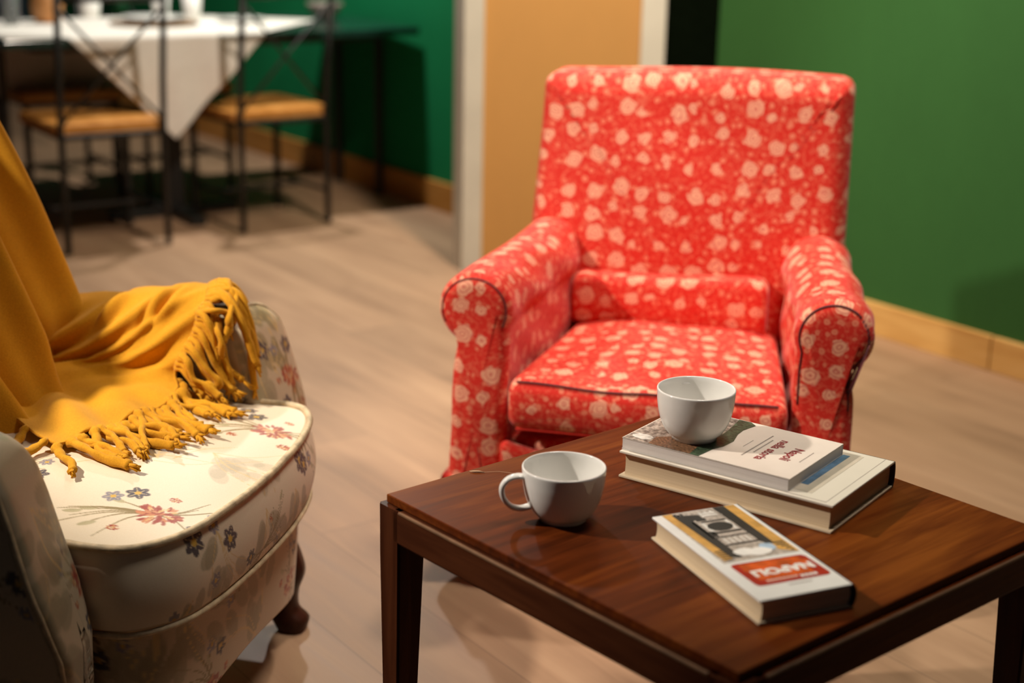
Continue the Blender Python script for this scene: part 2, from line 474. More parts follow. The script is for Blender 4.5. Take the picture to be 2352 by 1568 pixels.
WD = np.array([-.5836, .812]); WD /= np.linalg.norm(WD)      # run of the stage flats
WN = np.array([WD[1], -WD[0]])                                # away from the room on the right
def wall_slab(name, p0, t0, t1, z0, z1, th, mat, bev=0):
    """slab starting at p0, between t0..t1 along WD, thickness going away from the room (+WN)"""
    a = math.atan2(WD[1], WD[0])
    bm = bmesh.new(); add_box(bm, (t0, -th, z0), (t1, 0, z1), bev)
    o = bm_obj(name, bm, mat); o.location = (p0[0], p0[1], 0); o.rotation_euler = (0, 0, a); return o
PR = np.array([1.108, 4.358])
# right green flat in two sheets that meet at a vertical joint, with pine skirting boards in front
struct(wall_slab('wall_right', PR, -3.2, .78, 0, 3.0, .03, 'green'))
struct(wall_slab('baseboard_right', PR - WN * .020, -.405, .80, 0, .098, .0195, 'pine', .002))
struct(wall_slab('baseboard_right', PR - WN * .020, -3.2, -.410, 0, .098, .0195, 'pine', .002))
PB = np.array([-.247, 6.03])
struct(wall_slab('wall_back', PB, -.9, 5.2, 0, 3.0, .03, 'green_back'))
struct(wall_slab('baseboard_back', PB - WN * .020, -.85, 5.2, 0, .118, .0195, 'pine_dark', .002))
# ochre panel between two white posts, and a near-black sheet painting the darkness of the gap beside it
struct(box('wall_middle', (-.125, 5.065, 0), (.43, 5.09, 3.0), 'orange'))
bm = bmesh.new(); add_prism(bm, [(-.213, 5.125), (-.178, 5.04), (-.112, 5.035), (-.112, 5.125)], 0, 3.0)
struct(bm_obj('trim_1', bm, 'white_trim'))
bm = bmesh.new(); add_prism(bm, [(.405, 5.04), (.484, 5.04), (.484, 5.12), (.405, 5.12)], 0, 3.0)
struct(bm_obj('trim_2', bm, 'white_trim'))
struct(box('wall_recess', (.35, 5.42, 0), (1.15, 5.45, 3.0), 'gap_shade'))

# ------------------------------------------------------------------ coffee table
TA = -.8569; TO = (-.1613, 1.8451); TW, TD, TH = .6118, .5865, .484
ct = thing('coffee_table', 'low dark mahogany coffee table holding two white cups and three books', 'table', (*TO, 0), TA)
bm = bmesh.new(); add_box(bm, (0, 0, TH - .012), (TW, TD, TH), .0015, 2)
bm_obj('tabletop', bm, 'mahogany', ct)
ov = .0075                                         # the frame stands a little proud of the top
for nm, lo, hi in (('apron', (-ov + .03, -ov, .425), (TW + ov - .03, .016, TH - .0125)),
                   ('apron', (-ov + .03, TD - .016, .425), (TW + ov - .03, TD + ov, TH - .0125))):
    box(nm, lo, hi, 'mahogany_x', ct, .003)
for lo, hi in (((-ov, -ov + .03, .425), (.016, TD + ov - .03, TH - .0125)), ((TW - .016, -ov + .03, .425), (TW + ov, TD + ov - .03, TH - .0125))):
    box('apron', lo, hi, 'mahogany', ct, .003)
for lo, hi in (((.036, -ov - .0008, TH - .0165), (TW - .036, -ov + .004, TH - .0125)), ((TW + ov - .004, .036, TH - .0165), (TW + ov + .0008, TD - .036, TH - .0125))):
    box('edge_highlight', lo, hi, 'highlight_strip', ct, .0012, label='pale strip painted as a highlight along the frame')  # thin strips added as the highlight on the frame's upper edge
for sx in (0, 1):
    for sy in (0, 1):
        bm = bmesh.new()
        x0 = -ov if not sx else TW + ov; y0 = -ov if not sy else TD + ov
        dx = 1 if not sx else -1; dy = 1 if not sy else -1
        w1, w0 = .044, .028
        top = [bm.verts.new((x0 + dx * a * w1, y0 + dy * b * w1, TH - .0125)) for a, b in ((0, 0), (1, 0), (1, 1), (0, 1))]
        mid = [bm.verts.new((x0 + dx * a * w1, y0 + dy * b * w1, .40)) for a, b in ((0, 0), (1, 0), (1, 1), (0, 1))]
        i0 = .004
        bot = [bm.verts.new((x0 + dx * (i0 + a * w0), y0 + dy * (i0 + b * w0), 0)) for a, b in ((0, 0), (1, 0), (1, 1), (0, 1))]
        bm.faces.new(top); bm.faces.new(bot)
        for A_, B_ in ((top, mid), (mid, bot)):
            for i in range(4): bm.faces.new((A_[i], A_[(i + 1) % 4], B_[(i + 1) % 4], B_[i]))
        bmesh.ops.recalc_face_normals(bm, faces=bm.faces)
        bmesh.ops.bevel(bm, geom=[e for e in bm.edges if abs(e.verts[0].co.z - e.verts[1].co.z) > .01], offset=.003, segments=2, affect='EDGES')
        bm_obj('leg', bm, 'mahogany_z', ct)
        bm = bmesh.new()
        q = [(x0 + dx * .044, y0 + dy * .024), (x0 + dx * .082, y0 + dy * .024), (x0 + dx * .024, y0 + dy * .082), (x0 + dx * .024, y0 + dy * .044), (x0 + dx * .044, y0 + dy * .044)]
        add_prism(bm, q if dx * dy > 0 else q[::-1], .412, .444)
        bm_obj('corner_block', bm, 'mahogany', ct)

# ------------------------------------------------------------------ cups
def make_cup(name, label, loc, rz):
    t = thing(name, label, 'cup', loc, rz, None)
    H_, Rr = .070, .0533
    outer = [(.0, .0035), (.026, .0035), (.0275, 0), (.031, 0), (.032, .004), (.0385, .010), (.0445, .020), (.0490, .033), (.0518, .048), (.0530, .062), (.0533, .0692)]
    rim = [(.0526, .0702), (.0514, .0702), (.0506, .0692)]
    inner = [(.0502, .062), (.0490, .049), (.0462, .034), (.0412, .0215), (.033, .0125), (.022, .0085), (.0, .0078)]
    body = np.vstack([spline(outer[4:], 40)])
    prof = [tuple(x) for x in outer[:4]] + [tuple(x) for x in body] + rim + [tuple(x) for x in spline(inner, 36)]
    prof[-1] = (0.00005, prof[-1][1]); prof[0] = (.00005, prof[0][1])
    lathe_obj('bowl', prof, 'porcelain', t, 96)
    path = spline([(.0500, 0, .0585), (.060, 0, .0600), (.072, 0, .0565), (.0795, 0, .046), (.0775, 0, .032), (.068, 0, .0205), (.056, 0, .0165), (.0435, 0, .0185)], 48)
    V, F = tube(path, 1.0, 14)
    V = np.array(V); K = len(path)
    T = np.gradient(path, axis=0); T /= np.linalg.norm(T, axis=1)[:, None]
    out = []
    for i in range(K):
        s = i / (K - 1); wy = .0066 * (1 - .35 * math.sin(PI * s)) + .0008; wn = .0036
        nn = np.cross(T[i], (0, 1, 0))
        for k in range(14):
            a = 2 * PI * k / 14; out.append(path[i] + nn * wn * math.cos(a) + np.array([0, 1, 0]) * wy * math.sin(a))
    mesh_obj('handle', out, F, 'porcelain', t)
    return t
ZT = TH + .0004
make_cup('coffee_cup', 'white porcelain cup standing on bare table wood, handle to the left', (.0690, 1.7765, ZT), R(192))
ZLOW = TH + .0386; ZUP = ZLOW + .0165
make_cup('coffee_cup', 'white porcelain cup standing on the stacked books', (.2505, 1.9335, ZUP + .0012), R(100))

# ------------------------------------------------------------------ books
def hard_book(name, label, loc, rz, W, D, H_, th, pages, board, jacket_mat, ovh=.0035):
    """spine along the far long side (y=D), fore-edge at y=0; x is the long way"""
    t = thing(name, label, 'book', loc, rz)
    # page block with a slightly hollow fore-edge
    n = 24; zz = np.linspace(th, H_ - th, n)
    bm = bmesh.new()
    rows = []
    for z in zz:
        s = (z - H_ / 2) / (H_ / 2 - th); y0 = ovh + .0018 * (1 - s * s) ; yb = D - .006 + .003 * (1 - s * s)
        rows.append([bm.verts.new(p_) for p_ in ((ovh, y0, z), (W - ovh, y0, z), (W - ovh, yb, z), (ovh, yb, z))])
    bm.faces.new(rows[0][::-1]); bm.faces.new(rows[-1])
    for a, b in zip(rows[:-1], rows[1:]):
        for i in range(4): bm.faces.new((a[i], a[(i + 1) % 4], b[(i + 1) % 4], b[i]))
    bm_obj('page_block', bm, pages, t)
    box('back_cover', (0, 0, 0), (W, D - .004, th), board, t, .0008)
    box('front_cover', (0, 0, H_ - th), (W, D - .004, H_), jacket_mat, t, .0008)
    # rounded spine: a shell from cover to cover
    m_ = 16; bm = bmesh.new(); o_ = []; i_ = []
    for k in range(m_ + 1):
        a = -PI / 2 + PI * k / m_
        y = D - .004 + .0065 * math.cos(a); z = H_ / 2 + (H_ / 2) * math.sin(a)
        yi = D - .004 + .0045 * math.cos(a); zi = H_ / 2 + (H_ / 2 - th) * math.sin(a)
        o_.append((bm.verts.new((0, y, z)), bm.verts.new((W, y, z)))); i_.append((bm.verts.new((0, yi, zi)), bm.verts.new((W, yi, zi))))
    for k in range(m_):
        bm.faces.new((o_[k][0], o_[k][1], o_[k + 1][1], o_[k + 1][0])); bm.faces.new((i_[k][0], i_[k + 1][0], i_[k + 1][1], i_[k][1]))
        for e in (0, 1): bm.faces.new((o_[k][e], o_[k + 1][e], i_[k + 1][e], i_[k][e]))
    for k in (0, m_): bm.faces.new((o_[k][0], i_[k][0], i_[k][1], o_[k][1]))
    bm_obj('spine', bm, 'spine_dark', t, True)
    return t
def print_poly(bm, pts, z, dz=.00012):
    a = [bm.verts.new((x, y, z)) for x, y in pts]; b = [bm.verts.new((x, y, z + dz)) for x, y in pts]
    n = len(pts); bm.faces.new(b); bm.faces.new(a[::-1])
    for i in range(n): bm.faces.new((a[i], a[(i + 1) % n], b[(i + 1) % n], b[i]))
def prints(name, polys, mat, parent, z, label=None):
    bm = bmesh.new()
    for q_, p_ in enumerate(polys): print_poly(bm, p_, z + .000012 * (q_ % 4))
    return bm_obj(name, bm, mat, parent, label=label)
def rect(x0, y0, x1, y1): return [(x0, y0), (x1, y0), (x1, y1), (x0, y1)]
def quad(a, b, c, d): return [a, b, c, d]
def blob(cx, cy, rx, ry, n=14, wob=.15, ang=0):
    return [(cx + math.cos(ang) * rx * math.cos(t) * (1 + random.uniform(-wob, wob)) - math.sin(ang) * ry * math.sin(t),
             cy + math.sin(ang) * rx * math.cos(t) + math.cos(ang) * ry * math.sin(t) * (1 + random.uniform(-wob, wob))) for t in [2 * PI * k / n for k in range(n)]]

# --- large hardcover at the bottom of the stack
bl = hard_book('hardcover_book', 'thick ivory hardcover with blue strip, lying under the thin paperback', (.1491, 1.9221, TH + .0003), -.6202, .3125, .2019, .0383, .0034, 'pages_cream', 'board_cream', 'jacket', .006)
zc = .0383
prints('cover_print', [rect(.05, .022, .2735, .186)], 'beige_print', bl, zc + .0001, 'beige cover panel')
prints('cover_print', [rect(.2475, .045, .2575, .1775)], 'steel_blue', bl, zc + .0003, 'steel blue cover strip')
prints('cover_print', [rect(.012, .0045, .300, .0051), rect(.30, .0045, .3006, .196), rect(.012, .0062, .30, .0066)], 'ink_grey', bl, zc + .0001, 'thin grey rule')

# --- thin paperback
bu = thing('paperback_book', 'thin paperback with dark red title, lying on the thick ivory hardcover', 'book', (.1525, 1.9291, ZLOW + .0003), -.6204)
UW, UD, UH = .2486, .1671, .0163
box('page_block', (.0006, .0006, .0007), (UW - .0006, UD - .001, UH - .0007), 'pages_white', bu, .0004)
box('back_cover', (0, 0, 0), (UW, UD - .0005, .0006), 'white_cover', bu)
box('front_cover', (0, 0, UH - .0006), (UW, UD - .0005, UH), 'blush_cover', bu)
box('spine', (0, UD - .0006, 0), (UW, UD, UH), 'blush_cover', bu)
ph = [(.0015, .0012), (.117, .0012), (.1198, .0355), (.1261, .0537), (.1275, .0813), (.1193, .1086), (.1174, .1279), (.1223, .1565), (.1109, .1655), (.0015, .1655)]
prints('cover_photo', [ph], 'photo_mixed', bu, UH + .0001, 'grey and brown cover photograph')
prints('cover_photo', [[(.040, .0020), (.112, .0020), (.106, .030), (.092, .058), (.060, .052), (.036, .030)]], 'print_brown', bu, UH + .00025, 'russet houses on the cover')
prints('cover_photo', [[(.104, .0012), (.1168, .0012), (.1196, .0355), (.1258, .0537), (.1272, .0813), (.1190, .1086), (.1172, .1279), (.1220, .1565), (.1108, .1652), (.092, .1652), (.100, .12), (.104, .08), (.098, .04)]], 'print_green', bu, UH + .0003, 'dark green trees on the cover')
prints('cover_photo', [blob(.021, .020, .015, .011, 16, .2)], 'print_light', bu, UH + .00035, 'pale sky on the cover')
prints('cover_edge', [rect(.0005, .0004, UW - .0005, .0014)], 'spine_dark', bu, UH + .0001, 'dark printed edge of the cover')
TX = -PI / 2
text_obj('title', 'Napoli', .0200, 'title_red', bu, (.2120, .0835, UH + .0003), TX, .98, .0003)
text_obj('title', 'nella storia', .0200, 'title_red', bu, (.1835, .0835, UH + .0003), TX, .98, .0003)
prints('subtitle', [rect(.1665, .1188 - .0045 * k - .0035, .1685, .1188 - .0045 * k) for k in range(13)] + [rect(.1590, .1346 - .0045 * k - .0036, .1610, .1346 - .0045 * k) for k in range(21)] + [rect(.1462, .0718, .1470, .1015)], 'ink_grey', bu, UH + .0002, 'tiny grey subtitle lines')
prints('author_line', [rect(.2315, .1085 - .005 * k - .0036, .2330, .1085 - .005 * k) for k in range(9)], 'ink_grey', bu, UH + .0002, 'tiny grey author line')

# --- small hardcover with the red label
b3 = hard_book('hardcover_book', 'narrow white hardcover with NAPOLI on a red label, nearest the table corner', (.1765, 1.7153, TH + .0003), -1.1602, .2471, .1246, .0293, .0028, 'pages_cream', 'board_cream', 'white_cover', .004)
z3 = .0293
prints('cover_picture', [rect(.002, .0125, .150, .1145)], 'print_grey', b3, z3 + .0001, 'pale cover picture')
prints('cover_picture', [quad((.002, .0125), (.146, .0170), (.140, .030), (.002, .026)), quad((.002, .098), (.138, .094), (.150, .1145), (.002, .1145))], 'ochre_print', b3, z3 + .00025, 'ochre side bands of the picture')
dk = [quad((.004, .027), (.139, .030), (.143, .0415), (.006, .040)), quad((.002, .084), (.112, .086), (.122, .099), (.002, .100)), quad((.006, .024), (.138, .029), (.142, .036), (.008, .033)), quad((.002, .089), (.118, .088), (.120, .098), (.002, .099)), quad((.012, .040), (.03, .040), (.034, .056), (.016, .056)),
      blob(.0550, .0640, .0125, .0165, 24, .0), rect(.026, .044, .033, .058), rect(.070, .043, .074, .083), rect(.083, .041, .086, .086), rect(.106, .040, .109, .088), rect(.036, .048, .039, .082), quad((.065, .040), (.080, .038), (.082, .047), (.067, .049))]
dk += [quad((.118 + .006 * k, .095 + .003 * k), (.121 + .006 * k, .096 + .003 * k), (.121 + .006 * k, .112), (.118 + .006 * k, .112)) for k in range(5)]
dk += [quad((.118 + .006 * k, .018), (.1205 + .006 * k, .018), (.1205 + .006 * k, .031), (.118 + .006 * k, .030)) for k in range(5)]
prints('cover_picture', dk, 'ink_dark', b3, z3 + .0004, 'black shadows and oval of the picture')
prints('cover_picture', [rect(.040, .045, .069, .050), rect(.040, .078, .069, .082), rect(.088, .043, .104, .084), rect(.008, .058, .024, .080)], 'print_light', b3, z3 + .0003, 'pale stone of the picture')
gy = [rect(.086, .042 + .0075 * k, .105, .047 + .0075 * k) for k in range(6)] + [rect(.003, .03 + .008 * k, .012, .034 + .008 * k) for k in range(7)] + [rect(.016, .060, .018, .086), rect(.022, .060, .0235, .086), rect(.072, .062, .0735, .084), rect(.034, .036, .085, .039), rect(.110, .046, .117, .088), rect(.045, .082, .07, .085), rect(.03, .041, .06, .044)]
prints('cover_picture', gy, 'print_grey', b3, z3 + .0004, 'grey balustrade of the picture')
prints('cover_picture', [blob(.1270, .0850, .011, .010, 16, .1)], 'print_blue', b3, z3 + .0004, 'pale blue patch of the picture')
prints('cover_picture', [blob(.1300, .0520, .010, .014, 16, .1), blob(.135, .070, .010, .016, 16, .1)], 'ink_white', b3, z3 + .0005, 'white patches of the picture')
lab = round_loop([(.1560, .0150), (.2155, .0170), (.2165, .1150), (.1600, .1125)], .006, 48)
prints('label', [[tuple(x) for x in lab]], 'label_red', b3, z3 + .0003, 'deep red title label')
prints('label', [quad((.160, .024), (.203, .028), (.205, .098), (.163, .104)), blob(.178, .065, .018, .04, 18, .15)], 'label_orange', b3, z3 + .00042, 'orange glow printed on the label')
text_obj('title', 'NAPOLI', .0205, 'ink_white', b3, (.1862, .0680, z3 + .0006), TX, 1.12, .0011, label='white title letters')
prints('subtitle', [rect(.2065, .099 - .0058 * k - .0046, .2115, .099 - .0058 * k) for k in range(4)], 'ink_white', b3, z3 + .0006, 'white subtitle line')
prints('subtitle', [rect(.2055, .074 - .0052 * k - .0040, .2095, .074 - .0052 * k) for k in range(8)], 'ink_pink', b3, z3 + .0006, 'pale pink subtitle line')
prints('author_line', [rect(.2225, .052, .2240, .083)], 'ink_grey', b3, z3 + .0003, 'thin grey line')

# splinter on the table
sp = thing('wood_splinter', 'tiny pale splinter lying near the back edge of the coffee table', 'splinter', (-.0446, 1.927, TH + .0003))
V, F = tube([(-.010, .001, .0012), (-.004, 0, .0016), (.003, .0005, .0014), (.011, -.001, .0010)], [.0004, .0012, .0012, .0003], 6)
mesh_obj('splinter', V, F, 'crumb', sp)
V, F = tube([(.009, 0, .0008), (.03, .002, .0016), (.055, -.004, .0010), (.075, -.008, .0006)], .00022, 5)
mesh_obj('hair', V, F, 'crumb', sp)

# ------------------------------------------------------------------ red armchair
ra = thing('red_armchair', 'red armchair with pale rose print slipcover, behind the coffee table', 'armchair', (.238, 2.521, 0), -.217)
def sm(x): x = np.clip(x, 0, 1); return x * x * (3 - 2 * x)
for sgn in (-1, 1):
    # arm section (x,z): slim body with a rolled top leaning outward
    pts = []
    c = (.316, .532); r = .068
    for a in np.linspace(R(-62), R(205), 40): pts.append((c[0] + r * math.cos(a), c[1] + r * 1.0 * math.sin(a)))
    pts += [(.252, .47), (.255, .30), (.252, .09), (.258, .062), (.376, .062), (.372, .12), (.360, .30), (.357, .42)]
    lp_ = loop_resample(np.array(pts), 150)
    if sgn < 0:
        lp_ = lp_[::-1].copy(); lp_[:, 0] *= -1
    ph_ = 0 if sgn < 0 else 1.7
    def amap(a, b, d, ph_=ph_, sgn=sgn):
        k = sm((.18 - b) / .16)
        wr = .004 * np.sin(9 * b * 7 + d * 31 + ph_) * sm((b - .05) / .1) * sm(d / .1)
        x = a + np.sign(a) * .012 * k * (1 + .5 * np.sin(d * 30 + a * 60)) + wr * .6 - sgn * .052 * sm(d / .6) * sm((b - .0) / .3)
        y = d - .004 * np.sin(b * 22 + ph_) * (1 - sm(d / .08)) - .010 * k
        z = b + .012 * sm((d - .25) / .3) * sm((b - .45) / .1) + wr * .5 * sm((b - .2) / .2)
        return x, y, z
    arm = capped_loft('arm', lp_, .60, amap, 'red', ra, .026, 60, 8, 14, bulge=.004)
    # piping round the front panel
    idx = np.arange(len(lp_)); front = inset_loop(lp_, .009)
    sel = front[(front[:, 1] > .05)]
    ang = np.arctan2(sel[:, 1] - .35, sel[:, 0] - sgn * .316)
    order = np.argsort(((ang + PI / 2) % (2 * PI)))
    path = sel[order]
    x, y, z = amap(path[:, 0], path[:, 1], np.full(len(path), .0065))
    if sgn < 0:
        keep = path[:, 1] > .5
        tube_obj('piping', np.stack([x, y - .001, z], 1)[keep], .0016, 'red_piping', arm, 6)
    else:
        tube_obj('piping', np.stack([x, y - .001, z], 1)[path[:, 1] > .40], .0021, 'red_piping', arm, 6)
# front panel and side skirts of the slipcover
lp_ = round_loop([(-.262, .065), (.262, .065), (.262, .285), (-.262, .285)], .02, 90)
capped_loft('front_panel', lp_, .60, lambda a, b, d: (a, .045 + d - .02 * sm((.2 - b) / .2) + .006 * np.sin(a * 40), b), 'red', ra, .012, 20, 4, 8)
for sgn in (-1, 1):
    def skm(a, b, d, sgn=sgn):
        k = 1 - b / .20
        return a + sgn * .012 * k * np.sin(d * 26) - sgn * .048 * sm(d / .6), d - .02 * k + .006 * k * np.sin(a * 70), b
    lp_ = round_loop([(sgn * .315 - .064 - .012, .055), (sgn * .315 + .064 + .012, .055), (sgn * .315 + .064, .215), (sgn * .315 - .060, .215)], .01, 90)
    capped_loft('skirt', lp_, .62, skm, 'red', ra, .010, 30, 4, 8)
for sx_ in (-1, 1):
    for y_, x_ in ((.06, .30), (.52, .25)):
        V, F = tube([(sx_ * x_, y_, .10), (sx_ * x_, y_, .04), (sx_ * x_, y_, 0)], [.030, .027, .020], 16)
        mesh_obj('leg', V, F, 'dark_leg', ra, label='short dark wooden foot')
# loose slipcover fold that drops from the left arm toward the middle
def fold(a, b, d): return a, -.004 + .05 * sm((a + .25) / .2) + d + .006 * np.sin(b * 40), b - .30 * (a + .26)
lp_ = round_loop([(-.262, .17), (-.13, .19), (-.15, .292), (-.262, .292)], .012, 60)
capped_loft('slipcover_fold', lp_, .03, fold, 'red', ra, .01, 4, 4, 6)
# seat cushion
lp_ = round_loop([(-.250, .318), (.250, .318), (.250, .412), (-.250, .412)], [.03, .03, .028, .028], 220)
def cmap(a, b, d):
    u = np.clip(1 - (a / .25) ** 2, 0, 1); t = sm((b - .318) / .09)
    front = 1 - sm(d / .05)
    z = b + t * (.018 * u * sm(d / .16) + .003 * np.sin(a * 23 + d * 11))
    y = -.012 + d - front * (.010 * np.sin(PI * np.clip((b - .318) / .094, 0, 1)) + .0035 * np.sin(a * 55 + b * 30) * sm((a + .06) / .1))
    return a * (1 - .17 * np.clip(d / .42, 0, 1)), y, z
cu = capped_loft('seat_cushion', lp_, .46, cmap, 'red', ra, .022, 70, 6, 16)
xs = np.linspace(-.232, .232, 60)
for zz_, yy_ in ((.4075, .004), (.3225, .006)):
    x, y, z = cmap(xs, np.full(60, zz_), np.full(60, yy_))
    tube_obj('piping', np.stack([x, y - .001, z + (.001 if zz_ > .4 else -.001)], 1), .0022, 'red_piping' if zz_ > .4 else 'red', cu, 6)
# backrest: slab leaning back, and the lower roll between the arms
lp_ = round_loop([(-.315, .10), (.315, .10), (.322, .60), (.318, .902), (-.312, .902), (-.318, .60)], [.03, .03, .05, .032, .032, .05], 200)
def bmap(a, b, d):
    lean = .448 + .085 * sm((b - .45) / .45) + .04 * (b - .5)
    u = np.clip(1 - (a / .32) ** 2, 0, 1)
    y = lean + d - (1 - sm(d / .08)) * (.022 * u * np.sin(PI * np.clip((b - .50) / .45, 0, 1)) + .003 * np.sin(a * 16 + b * 21))
    return a, y, b + .006 * np.sin(a * 7 + 1) * sm((b - .8) / .1)
capped_loft('backrest', lp_, .19, bmap, 'red', ra, .045, 14, 8, 22)
lp_ = round_loop([(-.212, .412), (.182, .412), (.182, .516), (-.212, .516)], [.008, .008, .03, .03], 160)
capped_loft('lower_back_cushion', lp_, .12, lambda a, b, d: (a, .398 + d - .008 * np.sin(PI * np.clip((b - .41) / .1, 0, 1)) * (1 - sm(d / .04)), b + .02 * sm((b - .45) / .05) * np.clip(-a * 2.0, 0, 1) + .008 * np.sin(a * 9) * sm((b - .45) / .05)), 'red', ra, .016, 10, 5, 10)

# ------------------------------------------------------------------ brocade painting
class Paint:
    def __init__(s, u, v, base): s.u = u; s.v = v; s.c = np.tile(np.array(base, float), (len(u), 1)); s.bb = (u.min(), u.max(), v.min(), v.max())
    def ell(s, cx, cy, rx, ry, ang, col, alpha=1.0, soft=.25):
        r_ = max(rx, ry) * 1.3
        if cx + r_ < s.bb[0] or cx - r_ > s.bb[1] or cy + r_ < s.bb[2] or cy - r_ > s.bb[3]: return
        i = np.nonzero((abs(s.u - cx) < r_) & (abs(s.v - cy) < r_))[0]
        if not len(i): return
        x = s.u[i] - cx; y = s.v[i] - cy; ca, sa = math.cos(ang), math.sin(ang)
        d = np.sqrt(((x * ca + y * sa) / rx) ** 2 + ((-x * sa + y * ca) / ry) ** 2)
        k = np.clip((1 - d) / soft + .5, 0, 1)[:, None] * alpha
        s.c[i] = s.c[i] * (1 - k) + np.array(col) * k
    def stroke(s, pts, w, col, alpha=1.0):
        L_ = sum(math.dist(a, b) for a, b in zip(pts[:-1], pts[1:])); n_ = max(26, int(L_ / (w * .55)))
        P = spline(pts, n_)
        lo = P.min(0) - w * 2; hi = P.max(0) + w * 2
        if hi[0] < s.bb[0] or lo[0] > s.bb[1] or hi[1] < s.bb[2] or lo[1] > s.bb[3]: return
        i = np.nonzero((s.u > lo[0]) & (s.u < hi[0]) & (s.v > lo[1]) & (s.v < hi[1]))[0]
        if not len(i): return
        d = np.full(len(i), 9.0)
        for q, a in enumerate(P):
            ww = w * (1 - .6 * q / n_)
            d = np.minimum(d, np.hypot(s.u[i] - a[0], s.v[i] - a[1]) / ww)
        k = np.clip((1.2 - d) / .5, 0, 1)[:, None] * alpha
        s.c[i] = s.c[i] * (1 - k) + np.array(col) * k
CREAM = (.76, .63, .46); RED_ = (.31, .040, .020); ROSE = (.55, .21, .09); OLIVE = (.24, .17, .06); INK = (.055, .045, .06); GREYL = (.42, .34, .225); TAN = (.66, .46, .20)
BLUE = (.22, .20, .23)
def carnation(P, x, y, r, rs):
    for k in range(64):
        a = rs.uniform(0, 2 * PI); d = r * math.sqrt(rs.uniform(0, 1)) * .9
        P.ell(x + d * math.cos(a), y + d * .75 * math.sin(a), r * .20, r * .085, a + rs.uniform(-.5, .5), RED_ if k % 3 else ROSE, .9)
    for k in range(14):
        a = rs.uniform(0, 2 * PI); d = r * rs.uniform(0, .75)
        P.ell(x + d * math.cos(a), y + d * .75 * math.sin(a), r * .13, r * .05, a, (.66, .42, .18), .85)
def daisy(P, x, y, r, rs, col):
    a0 = rs.uniform(0, 1)
    for k in range(6):
        a = a0 + k * PI / 3; P.ell(x + r * .58 * math.cos(a), y + r * .58 * math.sin(a), r * .46, r * .32, a, col, .95); P.stroke([(x + r * .3 * math.cos(a), y + r * .3 * math.sin(a)), (x + r * .9 * math.cos(a), y + r * .9 * math.sin(a))], r * .05, (.60, .48, .28), .8)
    P.ell(x, y, r * .28, r * .28, 0, (.60, .36, .06), 1)
def bouquet(P, x, y, ang, sc, rs, flower=True):
    ca, sa = math.cos(ang), math.sin(ang)
    def T(a, b): return (x + sc * (a * ca - b * sa), y + sc * (a * sa + b * ca))
    for k in range(9):
        b = rs.uniform(-.055, .055); l = rs.uniform(.05, .12)
        P.stroke([T(0, 0), T(-l * .5, b * .35 + .006), T(-l, b)], .0019 * sc, OLIVE, .9)
        if k % 2: 
            q = T(-l * .9, b * .9); P.ell(q[0], q[1], .011 * sc, .0042 * sc, ang + math.atan2(b, -l), (.42, .36, .20), .85)
    for k in range(5):
        b = rs.uniform(-.05, .05); l = rs.uniform(.04, .075)
        P.stroke([T(0, 0), T(l * .5, b * .3), T(l, b)], .0019 * sc, OLIVE, .9)
    if flower: carnation(P, x, y, .030 * sc, rs)
    daisy(P, *T(-.035, .048), .015 * sc, rs, INK); daisy(P, *T(-.062, .036), .013 * sc, rs, BLUE)
    daisy(P, *T(.052, -.030), .017 * sc, rs, INK); daisy(P, *T(.064, .01), .011 * sc, rs, BLUE)
    carnation(P, *T(.012, .040), .008 * sc, rs); carnation(P, *T(-.045, -.036), .008 * sc, rs)
def grey_leaves(P, x, y, ang, sc, rs, col=GREYL, al=.5):
    for k in range(10):
        a = ang + rs.uniform(-.9, .9); d = rs.uniform(.02, .10) * sc
        P.ell(x + d * math.cos(a), y + d * math.sin(a), .022 * sc, .012 * sc, a + rs.uniform(-.6, .6), col, al, .15)
    for k in range(5):
        a = ang + rs.uniform(-.7, .7); P.stroke([(x, y), (x + .05 * sc * math.cos(a), y + .05 * sc * math.sin(a)), (x + .11 * sc * math.cos(a + .3), y + .11 * sc * math.sin(a + .3))], .0014, TAN, .7)
def random_fabric(u, v, seed, step=.17, al=.5):
    P = Paint(u, v, (.56, .44, .29)); rs = np.random.RandomState(seed)
    us = np.arange(u.min() - .1, u.max() + .1, step); vs = np.arange(v.min() - .1, v.max() + .1, step)
    for i, a in enumerate(us):
        for j, b in enumerate(vs):
            x = a + (step / 2 if j % 2 else 0) + rs.uniform(-.02, .02); y = b + rs.uniform(-.02, .02)
            if (i + j) % 2: grey_leaves(P, x, y, rs.uniform(0, 6), 1.3, rs, (.34, .28, .17), .75)
            else: bouquet(P, x, y, rs.uniform(0, 6), 1.0, rs)
    return P.c

# ------------------------------------------------------------------ brocade armchair
YO = (-.45, 2.08); YA = math.atan2(-.243, .97)
ya = thing('brocade_armchair', 'cream brocade armchair with flower sprays, half covered by a mustard throw', 'armchair', (*YO, 0), YA)
out = [(-.54, -.285), (-.30, -.286), (-.06, -.286), (-.005, -.287), (.028, -.274), (.062, -.232), (.080, -.17), (.090, -.06), (.087, .09), (.070, .21), (.045, .275), (.012, .305), (-.05, .305), (-.30, .288), (-.54, .285)]
def closed_spline(ctrl, n):
    C = np.array(ctrl + ctrl[:1], float); return loop_resample(spline(C, n * 3)[:-1], n)
OUT = closed_spline(out, 900)
C0 = np.array([-.22, 0.0])
ZTOP, ZBOT = .418, .292
def seat_z(f, w):
    x = np.clip(np.abs(w) / .30, 0, 1); y = np.clip(np.abs(f + .22) / .31, 0, 1)
    return ZTOP + .030 * (1 - x ** 2.6) * (1 - y ** 2.6)
rings = []; 
T_ = np.linspace(.02, 1, 230)
for t in T_:
    L = C0 + (OUT - C0) * t; rings.append((L[:, 0], L[:, 1], seat_z(L[:, 0], L[:, 1]), L[:, 0], L[:, 1]))
